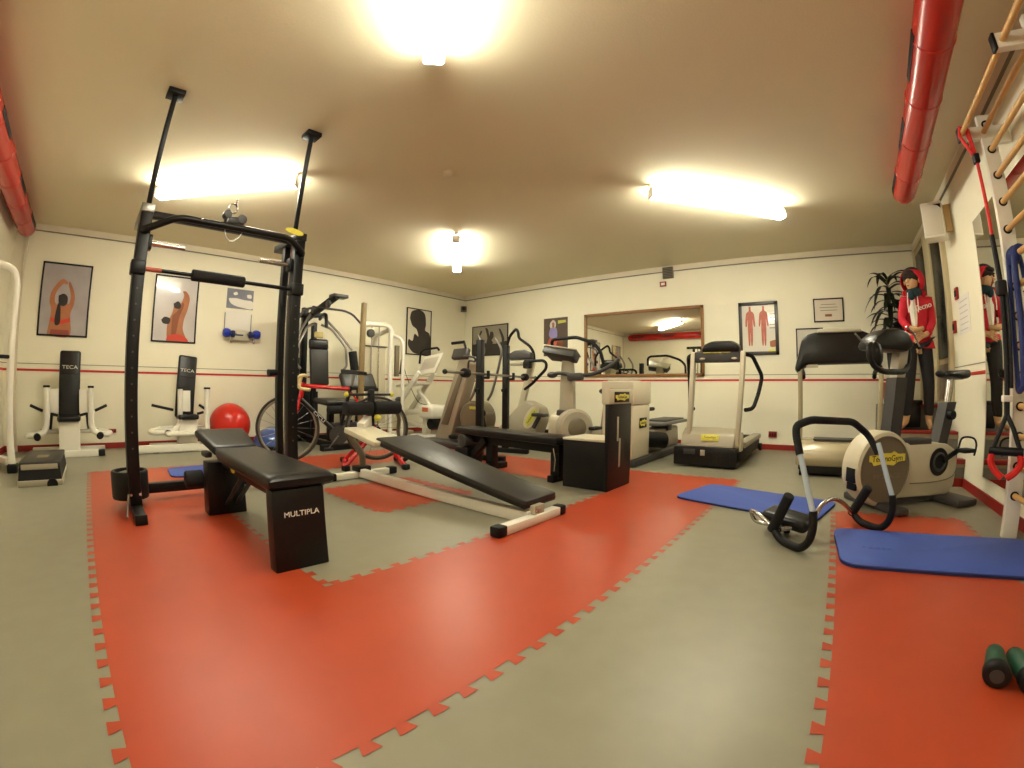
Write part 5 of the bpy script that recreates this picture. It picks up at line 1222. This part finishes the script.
for s in (-1, 1): body.sph(hc + fs * s * .085 + V((0, 0, -.0)), .024, (.5, .7, 1.2), n=10)         # ears
man = ob('mannequin', body, SKIN, loc=(mx, my, mz))
tag(man, 'barefoot shop mannequin in a red hooded jacket and black leggings, standing on the corner steps', 'mannequin')
for s in (-1, 1):
    ey = ob('eye', B().sph(hc + fdir * .088 + fs * s * .031 + V((0, 0, .018)), .011, (1, 1, .6), n=10), HAIR, man)
    ob('eyebrow', B().sph(hc + fdir * .092 + fs * s * .031 + V((0, 0, .042)), .015, (1, 1, .25), n=10), HAIR, man)
ob('mouth', B().sph(hc + fdir * .088 + V((0, 0, -.048)), .016, (1, 1, .35), n=10), mat('lip_red', (150, 60, 50), .5), man)
ob('hair', B().sph(hc + V((0, 0, .058)) - fdir * .01, .104, (.98, .98, .82), n=20).sph(hc + V((0, 0, .075)) + fdir * .05, .065, (1, 1, .5), n=16), HAIR, man)
ob('scarf', B().lathe([(.055, 0), (.085, .01), (.088, .05), (.078, .085), (.05, .09)], axis_frame(mp(.0, -.01, 1.365), mp(-.02, -.03, 1.46)), n=24).sph(mp(-.045, -.085, 1.375), .042, (.9, .7, 1.3), n=12), TEAL, man)
# jacket
jn = [(mp(0, .03, .94), (.148, .118)), (mp(.0, .03, 1.06), (.128, .104)), (mp(.01, .03, 1.22), (.134, .106)), (mp(.02, .025, 1.345), (.098, .082)), (mp(.02, .02, 1.385), (.07, .066)),
      (mp(-.115, .0, 1.335), (.058, .056)), (mp(-.17, -.06, 1.12), (.046, .045)), (mp(-.12, -.145, 1.03), (.038, .036)),
      (mp(.155, .03, 1.33), (.058, .056)), (mp(.175, .0, 1.09), (.046, .045)), (mp(.10, -.125, .975), (.038, .036))]
jk = ob('jacket', skin_mesh(jn, [(0, 1), (1, 2), (2, 3), (3, 4), (3, 5), (5, 6), (6, 7), (3, 8), (8, 9), (9, 10)], 0, 2), REDCLOTH, man)
ob('jacket_hem', B().lathe([(.138, 0), (.150, .02), (.150, .07), (.140, .09)], Matrix.Translation(mp(0, .03, .865)) @ Matrix.Diagonal((1, .78, 1, 1)), n=32), REDCLOTH, jk)
ob('jacket_tail', B().loft([[tuple(mp(.06 + a, -.05 + b_, z)) for a, b_ in ((0, 0), (.13, .02), (.13, .05), (0, .03))] for z, sc in ((.825, 1),)] + [[tuple(mp(.02 + a, -.07 + b_, .91)) for a, b_ in ((0, 0), (.15, .05), (.15, .08), (0, .03))]]), REDCLOTH, jk)
hoodM = axis_frame(hc - fdir * .018, hc - fdir * 1.018 + V((0, 0, .25)))
hp = []
for k in range(11):
    a = k / 10 * (PI * .62); hp.append((.125 * math.sin(a) + .001, .13 * math.cos(a)))
ob('hood', B(hoodM).lathe(hp + [(hp[-1][0] - .012, hp[-1][1])] + [(max(.001, r_ - .012), z_ - .010) for r_, z_ in hp[::-1]], n=32, caps=False).F and B(hoodM @ Matrix.Diagonal((1, 1.12, 1, 1))).lathe(hp + [(hp[-1][0] - .012, hp[-1][1])] + [(max(.001, r_ - .012), z_ - .010) for r_, z_ in hp[::-1]], n=32, caps=False), REDCLOTH, jk)
ob('hood_collar', B().tube([mp(-.10, -.05, 1.40), mp(-.09, .06, 1.42), mp(.03, .10, 1.44), mp(.11, .03, 1.41), mp(.08, -.05, 1.375)], .030, smooth=True), REDCLOTH, jk)
ob('shirt_panel', B().loft([[tuple(mp(-.035 + a * w_, -.088 + b_ + dy, z)) for a, b_ in ((-1, .01), (0, -.012), (1, .01), (0, .03))] for z, w_, dy in ((.96, .012, -.005), (1.06, .03, .003), (1.2, .042, .008), (1.32, .045, .022), (1.39, .04, .045))]), PAPER, jk)
for s in (-1, 1):
    ob('drawstring', B().tube([mp(-.035 + s * .05, -.07, 1.40), mp(-.04 + s * .055, -.095, 1.29), mp(-.04 + s * .05, -.104, 1.19)], .006, n=6, smooth=True), PAPER, jk)
text('lettering', 'Tecno', .075, frame(mp(.065, -.094, 1.245), (1, .18, .28), (-.25, 0, 1)), PAPER, jk, .003)
ob('cuff', B().cyl(mp(-.128, -.138, 1.04), mp(-.105, -.16, 1.022), .038), REDCLOTH, jk)
ob('cuff', B().cyl(mp(.11, -.115, .985), mp(.088, -.138, .968), .038), REDCLOTH, jk)
# leggings
ln = [(mp(0, .03, .98), (.134, .104)), (mp(-.08, .03, .86), (.09, .095)), (mp(-.095, .0, .46), (.062, .064)), (mp(-.105, .03, .27), (.058, .060)), (mp(rfoot[0], .03, .11), (.043, .045)),
      (mp(.085, .05, .86), (.088, .09)), (mp(.125, .04, .46), (.062, .064)), (mp(.135, .09, .27), (.058, .060)), (mp(lfoot[0], .10, .11), (.043, .045))]
ob('leggings', skin_mesh(ln, [(0, 1), (1, 2), (2, 3), (3, 4), (0, 5), (5, 6), (6, 7), (7, 8)], 0, 2), BLKCLOTH, man)
ob('held_glove', B().box(mp(-.02, -.205, 1.0), (.12, .05, .045), .018, seg=3, rot=(0, -.25, .1)), mat('tan_glove', (186, 146, 100), .7), man)
